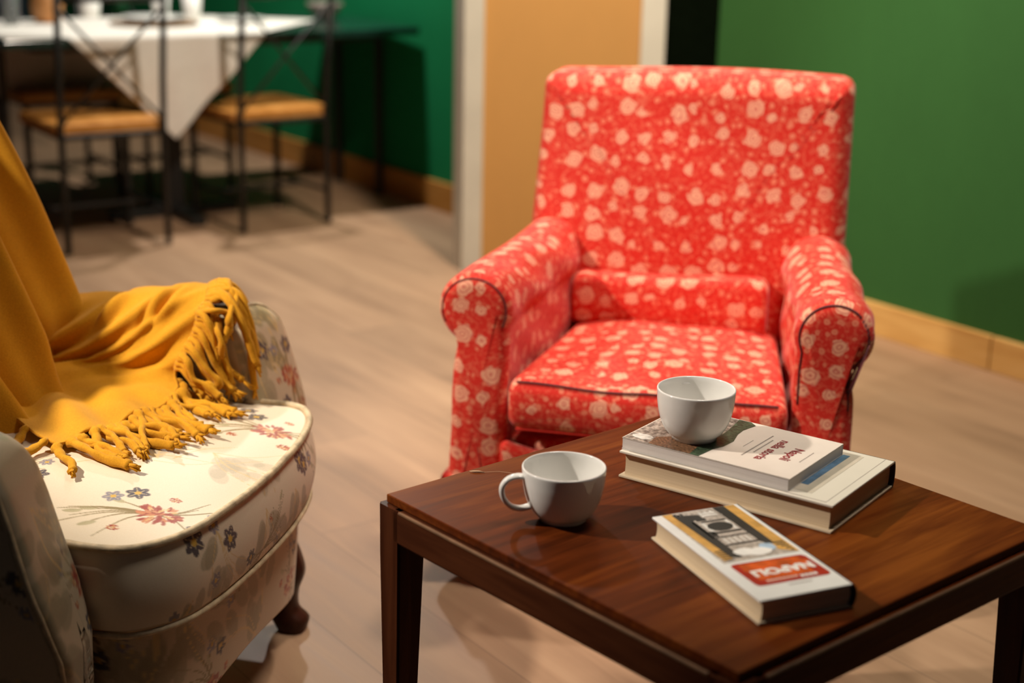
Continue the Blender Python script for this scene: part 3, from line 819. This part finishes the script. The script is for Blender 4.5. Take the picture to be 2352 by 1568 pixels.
nrm = inset_loop(OUT, -1) - OUT
nrm = sum(np.roll(nrm, k, 0) for k in range(-26, 27)); nrm /= np.linalg.norm(nrm, axis=1)[:, None]
for k in range(1, 62):
    s = k / 61; z = ZTOP - (ZTOP - ZBOT) * s
    o_ = .014 * math.sin(PI * s) ** .8 + .002
    if s > .93: o_ -= .012 * (s - .93) / .07
    L = OUT + nrm * o_; U = OUT + nrm * (ZTOP - z)
    rings.append((L[:, 0], L[:, 1], np.full(len(L), z), U[:, 0], U[:, 1]))
V = np.concatenate([np.stack(r[:3], 1) for r in rings]); PU = np.concatenate([r[3] for r in rings]); PV = np.concatenate([r[4] for r in rings])
N = len(OUT); nr_ = len(rings)
ii, kk = np.meshgrid(np.arange(nr_ - 1), np.arange(N), indexing='ij'); l_ = (kk + 1) % N
F = np.stack([ii * N + kk, (ii + 1) * N + kk, (ii + 1) * N + l_, ii * N + l_], -1).reshape(-1, 4)
P = Paint(PU, PV, CREAM); rs = np.random.RandomState(3)
for (x, y, a) in [(-.06, -.03, 2.2), (.0, .03, -.3), (.10, -.16, -.2), (.14, .10, .3), (.13, -.02, .1), (.16, -.25, -.8), (.12, .24, .9), (-.15, .1, 1.2), (-.2, -.15, 3)]: grey_leaves(P, x, y, a, 1.1, rs, (.36, .30, .19) if x > .085 else GREYL, .7 if x > .085 else .42)
for (x, y, a) in [(-.055, -.05, .2), (-.02, -.02, 1.0)]: 
    P.stroke([(x - .12, y - .05), (x - .05, y), (x + .04, y + .02), (x + .09, y + .07)], .0016, TAN, .8); P.stroke([(x - .02, y), (x, y + .05), (x + .04, y + .09)], .0014, TAN, .8)
bouquet(P, .022, -.190, .25, 1.15, rs); bouquet(P, .038, .165, .15, 1.2, rs)
daisy(P, -.075, .205, .016, rs, BLUE); daisy(P, -.04, .245, .017, rs, INK); carnation(P, .075, .118, .012, rs)
bouquet(P, -.25, -.14, .5, 1, rs); bouquet(P, .19, -.03, -1.2, .8, rs, False); bouquet(P, .17, .28, .5, .9, rs)
daisy(P, .125, -.135, .018, rs, INK); daisy(P, .165, -.185, .013, rs, BLUE); daisy(P, .115, .155, .018, rs, INK); daisy(P, .16, -.30, .016, rs, BLUE)
cush = mesh_obj('seat_cushion', V, F, 'brocade', ya, attr=P.c)
for z, o_, r_ in ((ZTOP + .0015, .0070, .0056), (ZBOT + .001, .0050, .0044)):
    L = closed_spline(out, 260); L = L + (inset_loop(L, -1) - L) * o_
    wob = np.interp(np.arange(260), np.arange(0, 260, 4), rng.uniform(-.0012, .0012, 65))
    tube_obj('piping', np.stack([L[:, 0], L[:, 1], z + wob], 1), r_, 'cream_piping', cush, 8, True)
# upholstered seat rail under the cushion, bowed, deeper at the near corner
outb = [(x * .93 - .012 if x > -.3 else x, y * 1.0) for x, y in out]
LB = closed_spline(outb, 420)
rows = []
for k in range(60):
    s = k / 59; zb = .125 + .02 * np.cos((LB[:, 1]) * 9)
    z = (ZBOT + .004) * (1 - s) + zb * s; L = LB - (inset_loop(LB, -1) - LB) * (.010 * s * s)
    rows.append((L[:, 0], L[:, 1], z))
for k in range(1, 6):
    L = C0 + (LB - C0) * (1 - k / 6); rows.append((L[:, 0], L[:, 1], rows[59][2] * 0 + .135))
V = np.concatenate([np.stack(r, 1) for r in rows]); N = 420
ii, kk = np.meshgrid(np.arange(len(rows) - 1), np.arange(N), indexing='ij'); l_ = (kk + 1) % N
F = np.stack([ii * N + kk, (ii + 1) * N + kk, (ii + 1) * N + l_, ii * N + l_], -1).reshape(-1, 4)
segl = np.r_[0, np.cumsum(np.linalg.norm(np.diff(LB, axis=0), axis=1))]
uu = np.tile(segl, len(rows)); vv = V[:, 2]
mesh_obj('seat_rail', V, F, 'brocade', ya, attr=random_fabric(uu, vv, 21, .15))
# arms
def arm_fabric(u, v, s_):
    c = random_fabric(u, v, 31 + s_, .15)
    if s_ > 0:
        P = Paint(u, v, CREAM); P.c = c; rs_ = np.random.RandomState(8)
        for x, y, a in ((.36, .46, 1.2), (.40, .52, 2.0), (.34, .54, .6)): grey_leaves(P, x, y, a, .7, rs_, (.30, .24, .12), .75)
        bouquet(P, .398, .445, 1.9, .85, rs_); daisy(P, .345, .500, .016, rs_, INK); daisy(P, .372, .385, .014, rs_, INK)
    return c
def front_f(z): return np.interp(z, [.10, .25, .31, .38, .435, .50, .535, .562, .59, .62], [-.012, -.006, -.004, -.018, -.034, -.052, -.064, -.082, -.108, -.135])
for sgn in (-1, 1):
    zt_ = .588 if sgn < 0 else .569
    poly = [(.298, .13), (.432, .13), (.436, .40), (.430, zt_), (.306, zt_), (.298, .40)]
    lp_ = round_loop(poly, [.015, .015, .05, .056, .056, .05], 240)
    if sgn < 0: lp_ = lp_[::-1].copy(); lp_[:, 0] *= -1
    dep = .52
    def ymap(a, b, d):
        a = np.where(np.abs(a) > .36, np.sign(a) * (np.abs(a) - .050 * sm((.44 - b) / .26)), a)
        ff = front_f(b) + (np.abs(a) - .365) * .22
        f = ff - d * (1 + ff / dep * 0)
        top = sm((b - .45) / .14)
        z = b - top * .060 * sm((d - .02) / .27)
        return f, a, z
    arm = capped_loft('arm', lp_, dep, ymap, 'brocade', ya, .020, 130, 8, 40, attr=lambda u, v, s_=sgn: arm_fabric(u, v, s_), bulge=.003)
    edge = inset_loop(lp_, .002)
    sel = edge[np.abs(edge[:, 0]) > .372] if sgn < 0 else edge[(np.abs(edge[:, 0]) > .36)]
    sel = sel[sel[:, 1] > .14]; sel = sel[np.argsort(sel[:, 1] + 0 * sel[:, 0])]
    # keep a clean run: outer side then over the top
    side = sel[np.abs(sel[:, 0]) > .40]; topp = sel[np.abs(sel[:, 0]) <= .40]; topp = topp[topp[:, 1] > .5]; topp = topp[np.argsort(-np.abs(topp[:, 0]))]
    path = np.vstack([side, topp])
    x, y, z = ymap(path[:, 0], path[:, 1], np.full(len(path), .012))
    tube_obj('piping', spline(np.stack([x, y, z], 1)[::3], 160), .0038, 'cream_piping', arm, 8)
# backrest
lp_ = round_loop([(-.40, .14), (.40, .14), (.385, .58), (.29, .945), (-.29, .945), (-.385, .58)], [.03, .03, .14, .10, .10, .14], 260)
capped_loft('backrest', lp_, .14, lambda a, b, d: (-.392 - .36 * np.clip(b - .45, 0, 1) - d, a, b), 'brocade', ya, .04, 20, 6, 40, attr=lambda u, v: random_fabric(u, v, 41, .16))
# cabriole front legs and straight back legs
def cab_leg(w, sgn):
    K = 26; n = 12; V = []; F = []
    prof = spline([(-.060, .170, .050, .040), (-.040, .140, .046, .036), (-.022, .105, .037, .030), (-.022, .070, .026, .023), (-.020, .040, .024, .022), (-.008, .022, .030, .024), (-.004, .0, .022, .022)], K)
    for f, z, rf, rw in prof:
        for k in range(n):
            a = 2 * PI * k / n; ca, sa = math.cos(a), math.sin(a)
            V.append((f + rf * 1.05 * math.copysign(abs(ca) ** .7, ca), w + rw * 1.15 * math.copysign(abs(sa) ** .7, sa), z))
    for i in range(K - 1):
        for k in range(n): F.append((i * n + k, i * n + (k + 1) % n, (i + 1) * n + (k + 1) % n, (i + 1) * n + k))
    F.append(tuple(range(n))); F.append(tuple((K - 1) * n + k for k in range(n))[::-1])
    mesh_obj('leg', V, F, 'dark_leg', ya, label='dark carved wooden leg')
cab_leg(.325, 1); cab_leg(-.325, -1)
for w in (-.33, .33):
    V, F = tube([(-.50, w, .16), (-.52, w, .08), (-.56, w, 0)], [.024, .020, .016], 10); mesh_obj('leg', V, F, 'dark_leg', ya, label='dark wooden back leg')

# ------------------------------------------------------------------ mustard throw
th = thing('throw_blanket', 'mustard yellow throw with knotted tassels, draped over the brocade armchair', 'blanket', (*YO, 0), YA)
path = spline([(.452, .045), (.452, .20), (.452, .40), (.448, .505), (.430, .566), (.392, .592), (.350, .594), (.312, .580), (.284, .540), (.272, .497), (.255, .470), (.215, .462), (.15, .462), (.08, .462), (.01, .462), (-.07, .462)], 260)
arc = np.r_[0, np.cumsum(np.linalg.norm(np.diff(path, axis=0), axis=1))]
pw, pz = path[:, 0], path[:, 1]
ctrl_w = [(.452, .05, -.30), (.452, .4, -.24), (.43, .58, -.19), (.36, .613, -.158), (.312, .60, -.143), (.284, .556, -.145), (.272, .505, -.160), (.255, .47, -.172), (.215, .462, -.150), (.15, .462, -.140), (.08, .462, -.155), (.01, .462, -.172), (-.07, .462, -.198)]
def arc_of(w, z): return arc[np.argmin((pw - w) ** 2 + (pz - z) ** 2)]
HF = np.interp(arc, [arc_of(a, b) for a, b, _ in ctrl_w], [c for *_, c in ctrl_w])
BF = np.interp(arc, [0, arc_of(.255, .47), arc_of(.18, .462), arc_of(.1, .462), arc_of(.02, .462), arc_of(-.05, .462), arc[-1]], [-.50, -.50, -.46, -.41, -.335, -.245, -.205])
m = 190
Tn = np.gradient(path, axis=0); Tn /= np.linalg.norm(Tn, axis=1)[:, None]; nw, nz = -Tn[:, 1] * -1, Tn[:, 0] * -1
nw, nz = Tn[:, 1], -Tn[:, 0]
X = np.zeros((m, len(path), 3))
a_top = arc_of(.35, .594)
for i in range(m):
    s = i / (m - 1); f = BF + (HF - BF) * s
    drop = np.clip(arc - a_top, 0, 1)                 # distance down the inner side
    ph1 = f + .95 * drop * (1 + 1.5 * drop)
    inner = np.exp(-((drop - .11) / .085) ** 2)
    topm = np.exp(-((arc - a_top) / .07) ** 2)
    fold = 0
    for c_, wd, am in ((-.150, .011, .55), (-.205, .020, .95), (-.285, .026, 1.15), (-.375, .03, 1.0), (-.085, .018, .7), (.0, .03, .8)):
        fold = fold + am * np.exp(-((ph1 - c_) / wd) ** 2)
    low = np.exp(-((drop - .165 - .05 * np.sin(f * 14 + 1.4)) / .028) ** 2)
    pinch = np.exp(-((f + .205 + .25 * drop) / .0055) ** 2) + .9 * np.exp(-((f + .235 + .20 * drop) / .005) ** 2) + 1.1 * np.exp(-((f + .315 + .30 * drop) / .0065) ** 2)
    pm = np.exp(-((drop - .035) / .040) ** 2) * sm((arc - a_top + .05) / .05)
    lip = np.exp(-((f + .190 + .25 * drop) / .010) ** 2) + np.exp(-((f + .220 + .22 * drop) / .008) ** 2) + np.exp(-((f + .298 + .30 * drop) / .012) ** 2)
    disp = .021 * fold * inner + .010 * low - .010 * pinch * pm + .008 * lip * pm + .003
    seatm = sm((drop - .20) / .06)
    q = (pw + .9 * (f + .2))
    ripple = .010 * (np.sin(q * 58 + 1) * .5 + .5) + .006 * (np.sin(q * 31 + f * 20) * .5 + .5)
    w = pw + nw * disp * (-1) ; z = pz + nz * disp * (-1)
    w = np.where(disp > 0, pw - 0 * disp, pw); 
    # push outward from the arm / up from the seat
    ow = np.where(arc < a_top, 1.0, -1.0) * np.abs(Tn[:, 1]); oz = np.abs(Tn[:, 0])
    w = pw + ow * disp; z = pz + oz * disp
    # stage where the drape leaves the arm and lies on the seat: a soft valley then a swell near the hem
    swell = .016 * np.exp(-((arc - arc_of(.20, .462)) / .05) ** 2) * (.5 + .5 * np.sin(f * 30 + 2))
    z = np.where(seatm > 0, z * (1 - seatm) + seatm * (seat_z(f, w) + .008 + ripple + swell), z)
    # the arm itself falls a little toward the back
    z = z - .040 * sm((-f - .13) / .30) * sm((pz - .45) / .14)
    X[i, :, 0] = f; X[i, :, 1] = w; X[i, :, 2] = z
# sheet over the back
mb, nb = 130, 250
Y = np.zeros((mb, nb, 3)); ws = np.linspace(.41, -.32, nb)
for i in range(mb):
    s = i / (mb - 1); z = 1.0 - s * .562
    amp = .012 + .020 * s
    fo = .010 + amp * (np.sin(ws * 44 + .9 * s + .6) + .40 * np.sin(ws * 83 + 1.2 - s) + .5 * np.sin(ws * 21 - s))
    edge = sm((.41 - ws) / .06)
    f = -.376 - .40 * (z - .45) + .014 + edge * fo - (1 - edge) * .05 + .030 * sm((.56 - z) / .12) * sm((.12 - ws) / .1) - .035 * sm((.56 - z) / .10) * sm((ws - .13) / .06)
    hi = sm((z - .70) / .34)
    wv = ws - .032 * hi * sm((ws - .05) / .3) + .015 * s * sm((ws - .25) / .1)
    zz = z - .012 * sm((ws - .22) / .18) * sm((z - .84) / .12)
    Y[i] = np.stack([f - .17 * sm((z - .945) / .055), wv, zz - .03 * sm((z - .97) / .03)], 1)
V = np.vstack([X.reshape(-1, 3), Y.reshape(-1, 3)])
def gf(m, n, o): return [(o + i * n + j, o + (i + 1) * n + j, o + (i + 1) * n + j + 1, o + i * n + j + 1) for i in range(m - 1) for j in range(n - 1)]
cl = mesh_obj('cloth', V, gf(m, len(path), 0) + gf(mb, nb, m * len(path)), 'mustard', th)
md = cl.modifiers.new('thickness', 'SOLIDIFY'); md.thickness = .0042; md.offset = 0
# hem cord
hem = X[-1, :, :]
tube_obj('hem', hem[::4], .0030, 'mustard', th, 6)
def tassel(pts, r=.0046, end=True):
    r *= 1.22
    P = spline(pts, 22); K = len(P); n = 9
    tw = np.linspace(0, 7, K)
    rad = r * (1 + .10 * np.sin(np.linspace(0, 26, K))); rad[0] *= .7; rad[2] *= 1.25
    V, F = tube(P, rad, n)
    V = np.array(V).reshape(K, n, 3); cen = P[:, None, :]
    ang = np.arange(n) / n * 2 * PI
    lobes = 1 + .22 * np.sin(2 * ang[None, :] + tw[:, None])          # two-ply twist
    V = cen + (V - cen) * lobes[:, :, None]
    V = list(V.reshape(-1, 3)); F = list(F)
    if end:                                           # frayed tip
        T = P[-1] - P[-3]; T /= np.linalg.norm(T)
        for q in range(7):
            dv = T * random.uniform(.010, .018) + np.array([random.uniform(-.006, .006) for _ in range(3)])
            a, b = tube([P[-2], P[-1] + dv * .5, P[-1] + dv], [r * .5, r * .42, r * .22], 5)
            o = len(V); V += list(a); F += [tuple(o + x for x in f) for f in b]
    mesh_obj('tassel', V, F, 'mustard', th)
random.seed(5)
# tassels hanging from the hem on the arm
ids = [k for k in range(len(path)) if arc_of(.43, .58) <= arc[k] <= arc_of(.262, .48)]
for q, k in enumerate(ids[::2]):
    p0 = X[-1, k]; w, z = path[k]
    L = random.uniform(.085, .115)
    if z > .585:      # on top of the arm: lie forward, then fall over the sloping front
        e = random.uniform(-.02, .008)
        pts = [p0, p0 + np.array([.030, e * .4, .006]), p0 + np.array([.058, e - .006, -.010 + random.uniform(-.004, .006)]), p0 + np.array([.078, e - .012, -.045]), p0 + np.array([.090 + random.uniform(-.006, .01), e - .014, -.10 + random.uniform(-.05, .02)])]
    else:
        e = random.uniform(-.012, .004); dz = random.uniform(.02, .05)
        pts = [p0 + np.array([0, -.003, 0]), p0 + np.array([.022, -.010 + e, -.004]), p0 + np.array([.042 + random.uniform(-.01, .01), -.014 + e, -.022 - dz * .4]), p0 + np.array([.052 + random.uniform(-.015, .015), -.012 + e, max(-.055 - dz, .47 - p0[2])]), p0 + np.array([.056 + random.uniform(-.02, .025), -.014 + e, max(-.085 - dz, .452 - p0[2])])]
    tassel(pts, random.uniform(.0040, .0052))
for q in range(7):      # knotted ones curled on top of the hem corner
    p0 = X[-1, ids[8 + q * 5]] + np.array([.012, 0, .004])
    a = random.uniform(0, 6); r_ = random.uniform(.012, .018)
    pts = [p0, p0 + np.array([.02, r_ * math.sin(a), .006]), p0 + np.array([.035, r_ * math.sin(a + 1.5), -.002]), p0 + np.array([.045, -.012 + r_ * math.sin(a + 3), -.020]), p0 + np.array([.040, -.014, -.045])]
    tassel(pts, .0046)
# tassels lying on the seat
ids = [k for k in range(len(path)) if arc[k] >= arc_of(.24, .466)]
for q, k in enumerate(ids[::3]):
    p0 = X[-1, k].copy(); L = random.uniform(.075, .12); a = random.uniform(-.75, .25)
    pts = []
    for s in (0, .3, .6, 1):
        x = p0[0] + L * s * math.cos(a) + .006 * math.sin(5 * s + q); y = p0[1] + L * s * math.sin(a) - .02 * s + .008 * math.sin(4 * s + q * 2)
        pts.append(np.array([x, y, (p0[2] if s == 0 else float(seat_z(x, y)) + .007 + .008 * abs(math.sin(3 * s + q)) * (1 - .6 * s))]))
    tassel(pts, random.uniform(.0044, .0056))
ids2 = [k for k in range(len(path)) if arc[k] >= arc_of(.17, .462)]
for q, k in enumerate(ids2[::9]):
    p0 = X[0, k].copy(); L = random.uniform(.06, .09); a = random.uniform(-1.9, -1.2)
    pts = []
    for s in (0, .4, .7, 1):
        x = p0[0] + L * s * math.cos(a); y = p0[1] + L * s * math.sin(a)
        pts.append(np.array([x, y, (p0[2] if s == 0 else float(seat_z(x, y)) + .007 + .005 * math.sin(3 * s + q))]))
    tassel(pts, .0048)
# the end that reaches down behind the arm to the floor
for q in range(9):
    f = -.27 - .018 * q; w = .455 + random.uniform(-.004, .006)
    tassel([np.array([f, w, .05]), np.array([f + .004, w + .006, .035]), np.array([f + .012, w + .012, .014]), np.array([f + .035 + random.uniform(0, .03), w + .02, .007])], .0048)

# ------------------------------------------------------------------ dining corner
EV = np.array([-.82896, -.5593]); DV = np.array([-.5593, .82896]); TC = np.array([-.400, 6.205])
def dt(l, d): return TC + EV * l + DV * d
TL = 1.66; TDP = .81
dtab = thing('dining_table', 'dark green dining table with one end against the emerald wall', 'table', (*TC, 0), math.atan2(EV[1], EV[0]))
# local x runs along the table, local y = -depth
box('tabletop', (0, -TDP, .70), (TL, 0, .73), 'dark_table', dtab, .004)
for x in (.035, TL - .06):
    for y in (-.28, -TDP + .16):
        box('leg', (x - .013, y - .013, 0), (x + .013, y + .013, .675), 'black_metal', dtab, .003)
box('pedestal', (.925, -.33, .03), (.995, -.26, .675), 'black_metal', dtab, .004)
box('base_bar', (.70, -.325, 0), (1.22, -.265, .035), 'black_metal', dtab, .003)
box('base_bar', (.93, -.555, 0), (.99, -.035, .034), 'black_metal', dtab, .003)
box('under_frame', (.12, -TDP + .08, .675), (TL - .12, -.08, .70), 'black_metal', dtab, .003)
AT = math.atan2(EV[1], EV[0])
# left cloth: over the left part of the table, hanging down behind
tc1 = thing('tablecloth', 'white cloth covering the left part of the dining table and hanging behind', 'tablecloth', (*TC, 0), AT)
pp = spline([(-.03, .7325), (-.40, .7325), (-.80, .7325), (-.822, .71), (-.83, .60), (-.835, .43)], 60)
g = np.zeros((60, 60, 3))
for j, x in enumerate(np.linspace(.95, TL - .02, 60)):
    g[:, j, 0] = x; g[:, j, 1] = pp[:, 0] - .012 * np.sin(x * 22) * sm((.72 - pp[:, 1]) / .1); g[:, j, 2] = pp[:, 1]
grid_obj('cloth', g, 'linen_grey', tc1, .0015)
# square cloth laid cornerwise: one corner hangs down the front
tc2 = thing('tablecloth', 'white square cloth laid cornerwise, its point hanging down the front of the dining table', 'tablecloth', (*TC, 0), AT)
n = 150; side = 1.13
cx_, cy_ = 1.06, -.405                                  # centre over the table, local
g = np.zeros((n, n, 3))
for i in range(n):
    for j in range(n):
        a = (i / (n - 1) - .5) * side; b = (j / (n - 1) - .5) * side
        x = cx_ + (a - b) * .7071; y = cy_ + (a + b) * .7071
        z = .7355
        if y > .006:
            d = y - .006; rr = .012
            y = .006 + min(d, rr) * .7 + .006 * math.sin(x * 17 + 1) * min(1, d * 6) + .006 * math.sin(x * 31 + d * 5) * min(1, d * 4) + .006 * min(1, d * 8)
            z = .7355 - max(0, d - .004)
        g[i, j] = (x, y, z)
g[:, :, 1] = np.maximum(g[:, :, 1], -TDP + .01)
grid_obj('cloth', g, 'linen', tc2, .0015)

# chairs
def bar(name, a, b, w, parent, mat='black_metal', d=None):
    a = Vector(a); b = Vector(b); L = (b - a).length; q = (b - a).to_track_quat('Z', 'Y').to_matrix().to_4x4()
    bm = bmesh.new(); add_box(bm, (-w / 2, -(d or w) / 2, 0), (w / 2, (d or w) / 2, L), .0025, 1, Matrix.Translation(a) @ q)
    return bm_obj(name, bm, mat, parent)
def make_chair(label, loc, rz):
    t = thing('dining_chair', label, 'chair', loc, rz, 'iron dining chairs with crossed backs')
    W = .185; D_ = .40                                # origin between the back feet, +y faces forward
    for s in (-1, 1):
        V, F = tube([(s * W, 0, 0), (s * W, 0, .44), (s * W, -.012, .60), (s * (W + .002), -.05, .90)], .0125, 8); mesh_obj('back_leg', V, F, 'black_metal', t)
        bar('leg', (s * W, D_, 0), (s * W, D_, .425), .022, t)
        bar('stretcher', (s * W, 0, .13), (s * W, D_, .13), .014, t)
        bar('seat_rail', (s * W, 0, .412), (s * W, D_, .412), .018, t)
    bar('stretcher', (-W, D_ * .5, .13), (W, D_ * .5, .13), .014, t)
    for y in (0, D_): bar('seat_rail', (-W, y, .412), (W, y, .412), .018, t)
    V, F = tube([(-W - .002, -.049, .88), (0, -.062, .885), (W + .002, -.049, .88)], .011, 8); mesh_obj('top_rail', V, F, 'black_metal', t)
    V, F = tube([(-W, -.046, .855), (0, -.022, .655), (W, -.003, .455)], .0062, 8); mesh_obj('cross_bar', V, F, 'black_metal', t)
    V, F = tube([(W, -.046, .855), (0, -.018, .655), (-W, -.003, .455)], .0062, 8); mesh_obj('cross_bar', V, F, 'black_metal', t)
    lp_ = round_loop([(-.205, .014), (.205, .014), (.215, .43), (-.215, .43)], [.02, .02, .05, .05], 120)
    V = []; F = []; prof = [(0, .422), (0, .452), (-.006, .458)]
    n = 120
    for ins, z in prof:
        L = inset_loop(lp_, -ins if ins > 0 else -ins)
        V += [(x, y, z) for x, y in L]
    for i in range(2):
        for k in range(n): F.append((i * n + k, i * n + (k + 1) % n, (i + 1) * n + (k + 1) % n, (i + 1) * n + k))
    F.append(tuple(range(n))[::-1]); F.append(tuple(2 * n + k for k in range(n)))
    mesh_obj('seat', V, F, 'seat_wood', t, smooth=False, label='amber wooden seat')
    return t
FA = math.atan2(DV[1], DV[0]) - PI / 2
pA = np.array([-1.263, 5.381]) + EV * .185
cA = make_chair('black iron chair with its X back to the viewer, left of the hanging cloth point', (*pA, 0), FA)
G = 'iron dining chairs with crossed backs'
pB = np.array([-.9085, 5.723]) - DV * .035 - EV * .012
copy_tree(cA, (*pB, 0), FA + R(4), 'black iron chair with X back, right of the hanging cloth point, nearest the emerald wall', G)
pC = dt(TL + .42, .42)
copy_tree(cA, (*pC, 0), math.atan2(-EV[1], -EV[0]) - PI / 2, 'black iron chair at the free left end of the dining table', G)
pD = dt(1.22, TDP + .28)
copy_tree(cA, (*pD, 0), FA + PI, 'black iron chair on the far side of the dining table, toward its left end', G)
pE = dt(.72, TDP + .30)
copy_tree(cA, (*pE, 0), FA + PI, 'black iron chair on the far side of the dining table, behind the hanging cloth point', G)

# things on the dining table
ZD = .7375
def on_table(x, y): return (x * 1.02, y * 1.02, ZD)
pl = thing('charger_plate', 'round brown woven charger on the cornerwise white cloth', 'charger', on_table(-1.40, 5.885))
lathe_obj('mat', [(.0001, 0), (.165, 0), (.172, .004), (.170, .009), (.150, .010), (.0001, .008)], 'woven', pl, 64)
dp = tag(lathe_obj('dinner_plate', [(.0001, 0), (.075, 0), (.082, .004), (.130, .016), (.131, .018), (.125, .018), (.080, .008), (.0001, .006)], 'porcelain', None, 64, (-1.433, 6.023, ZD + .0105)), 'white dinner plate lying on the brown woven charger', 'plate')
tag(lathe_obj('side_plate', [(.0001, 0), (.06, 0), (.066, .003), (.100, .011), (.101, .013), (.096, .013), (.064, .006), (.0001, .005)], 'porcelain', None, 64, (-1.122, 6.222, ZD + .001)), 'white side plate on the cloth to the right of the brown charger', 'plate')
def tumbler(name, label, x, y, r, h, mat='porcelain'):
    return tag(lathe_obj(name, [(.0001, 0), (r * .75, 0), (r * .82, .006), (r, h), (r - .004, h), (r * .76, .01), (.0001, .009)], mat, None, 40, on_table(x, y)), label, 'cup' if mat == 'porcelain' else 'glass')
tumbler('beaker', 'white beaker behind the brown charger, beside the upright of the nearest chair', -1.31, 6.16, .040, .10)
tumbler('beaker', 'white beaker behind the brown charger, second from the right', -1.45, 6.22, .038, .09)
tumbler('beaker', 'white beaker farther left, behind the top rail of the nearest chair', -1.72, 6.16, .045, .085)
tumbler('drinking_glass', 'clear drinking glass at the left picture edge beside the brown jug', -1.90, 5.74, .036, .12, 'glass')
tag(lathe_obj('clay_jug', [(.0001, 0), (.045, 0), (.058, .03), (.062, .07), (.050, .12), (.034, .15), (.036, .175), (.032, .175), (.030, .15), (.045, .12), (.055, .07), (.05, .03), (.0001, .01)], 'brown_clay', None, 48, on_table(-1.80, 5.86)), 'amber brown clay jug on the white cloth at the upper left', 'jug')
bo = thing('wine_bottle', 'dark green bottle standing behind the brown charger', 'bottle', (-1.71, 6.58, .7335))
lathe_obj('bottle_body', [(.0001, 0), (.036, 0), (.038, .01), (.038, .19), (.030, .22), (.014, .25), (.013, .30), (.0001, .30)], 'dark_glass', bo, 40)
lathe_obj('cap', [(.0001, .272), (.0148, .272), (.0148, .308), (.0001, .309)], 'black_metal', bo, 24)
tag(lathe_obj('serving_bowl', [(.0001, 0), (.035, 0), (.042, .006), (.075, .05), (.078, .062), (.073, .062), (.04, .012), (.0001, .008)], 'grey_ceramic', None, 48, (-.83, 6.58, .7305)), 'grey brown bowl on the bare dark end of the dining table', 'bowl')

# ------------------------------------------------------------------ light
def area(name, loc, target, size, power, col, shape='DISK', spread=PI):
    l = bpy.data.lights.new(name, 'AREA'); l.shape = shape; l.size = size; l.energy = power; l.color = col; l.spread = spread
    o = bpy.data.objects.new(name, l); COL.objects.link(o); o.location = loc
    o.rotation_euler = (Vector(target) - Vector(loc)).to_track_quat('-Z', 'Y').to_euler(); return o
def spot(name, loc, target, power, col, angle, radius, blend=.4):
    l = bpy.data.lights.new(name, 'SPOT'); l.energy = power; l.color = col; l.spot_size = R(angle); l.shadow_soft_size = radius; l.spot_blend = blend
    o = bpy.data.objects.new(name, l); COL.objects.link(o); o.location = loc
    o.rotation_euler = (Vector(target) - Vector(loc)).to_track_quat('-Z', 'Y').to_euler(); return o
WARM = (1.0, .90, .78)
def point(name, loc, power, col, radius):
    l = bpy.data.lights.new(name, 'POINT'); l.energy = power; l.color = col; l.shadow_soft_size = radius
    o = bpy.data.objects.new(name, l); COL.objects.link(o); o.location = loc; return o
spot('key_lamp', (-1.62, 2.0, 1.90), (.45, 2.70, .5), 200, WARM, 66, .042, .4)
area('upper_lamp', (.66, 2.15, 3.2), (.42, 2.55, .5), .7, 7.6, WARM, spread=R(61))
area('hall_lamp', (.35, 3.6, 2.9), (.3, 4.7, .6), .2, 54, (1.0, .86, .71), spread=R(125))
area('dining_lamp', (-.9, 6.05, 2.6), (-.95, 5.95, .5), .14, 56, (1.0, .95, .89))
w = bpy.data.worlds.new('stage_dark'); S.world = w; w.use_nodes = True
w.node_tree.nodes['Background'].inputs[0].default_value = (.75, .85, 1.0, 1); w.node_tree.nodes['Background'].inputs[1].default_value = .012

# ------------------------------------------------------------------ camera
pit, roll = R(16.416521), R(1.1687386)
fw = Vector((0, math.cos(pit), -math.sin(pit))); r0 = Vector((1, 0, 0)); u0 = r0.cross(fw)
r2 = math.cos(roll) * r0 + math.sin(roll) * u0; u2 = -math.sin(roll) * r0 + math.cos(roll) * u0
cd = bpy.data.cameras.new('camera'); cam = bpy.data.objects.new('camera', cd); COL.objects.link(cam)
mw = Matrix((r2, u2, -fw)).transposed().to_4x4(); mw.translation = (0, 0, 1.24); cam.matrix_world = mw
cd.sensor_width = 36; cd.lens = 3458.007 / 2352 * 36; cd.clip_start = .05
cd.dof.use_dof = True; cd.dof.focus_distance = 2.12; cd.dof.aperture_fstop = 2.3
S.camera = cam
S.view_settings.view_transform = 'Standard'; S.view_settings.look = 'None'
S.view_settings.exposure = .08; S.view_settings.gamma = 1; S.view_settings.use_curve_mapping = False
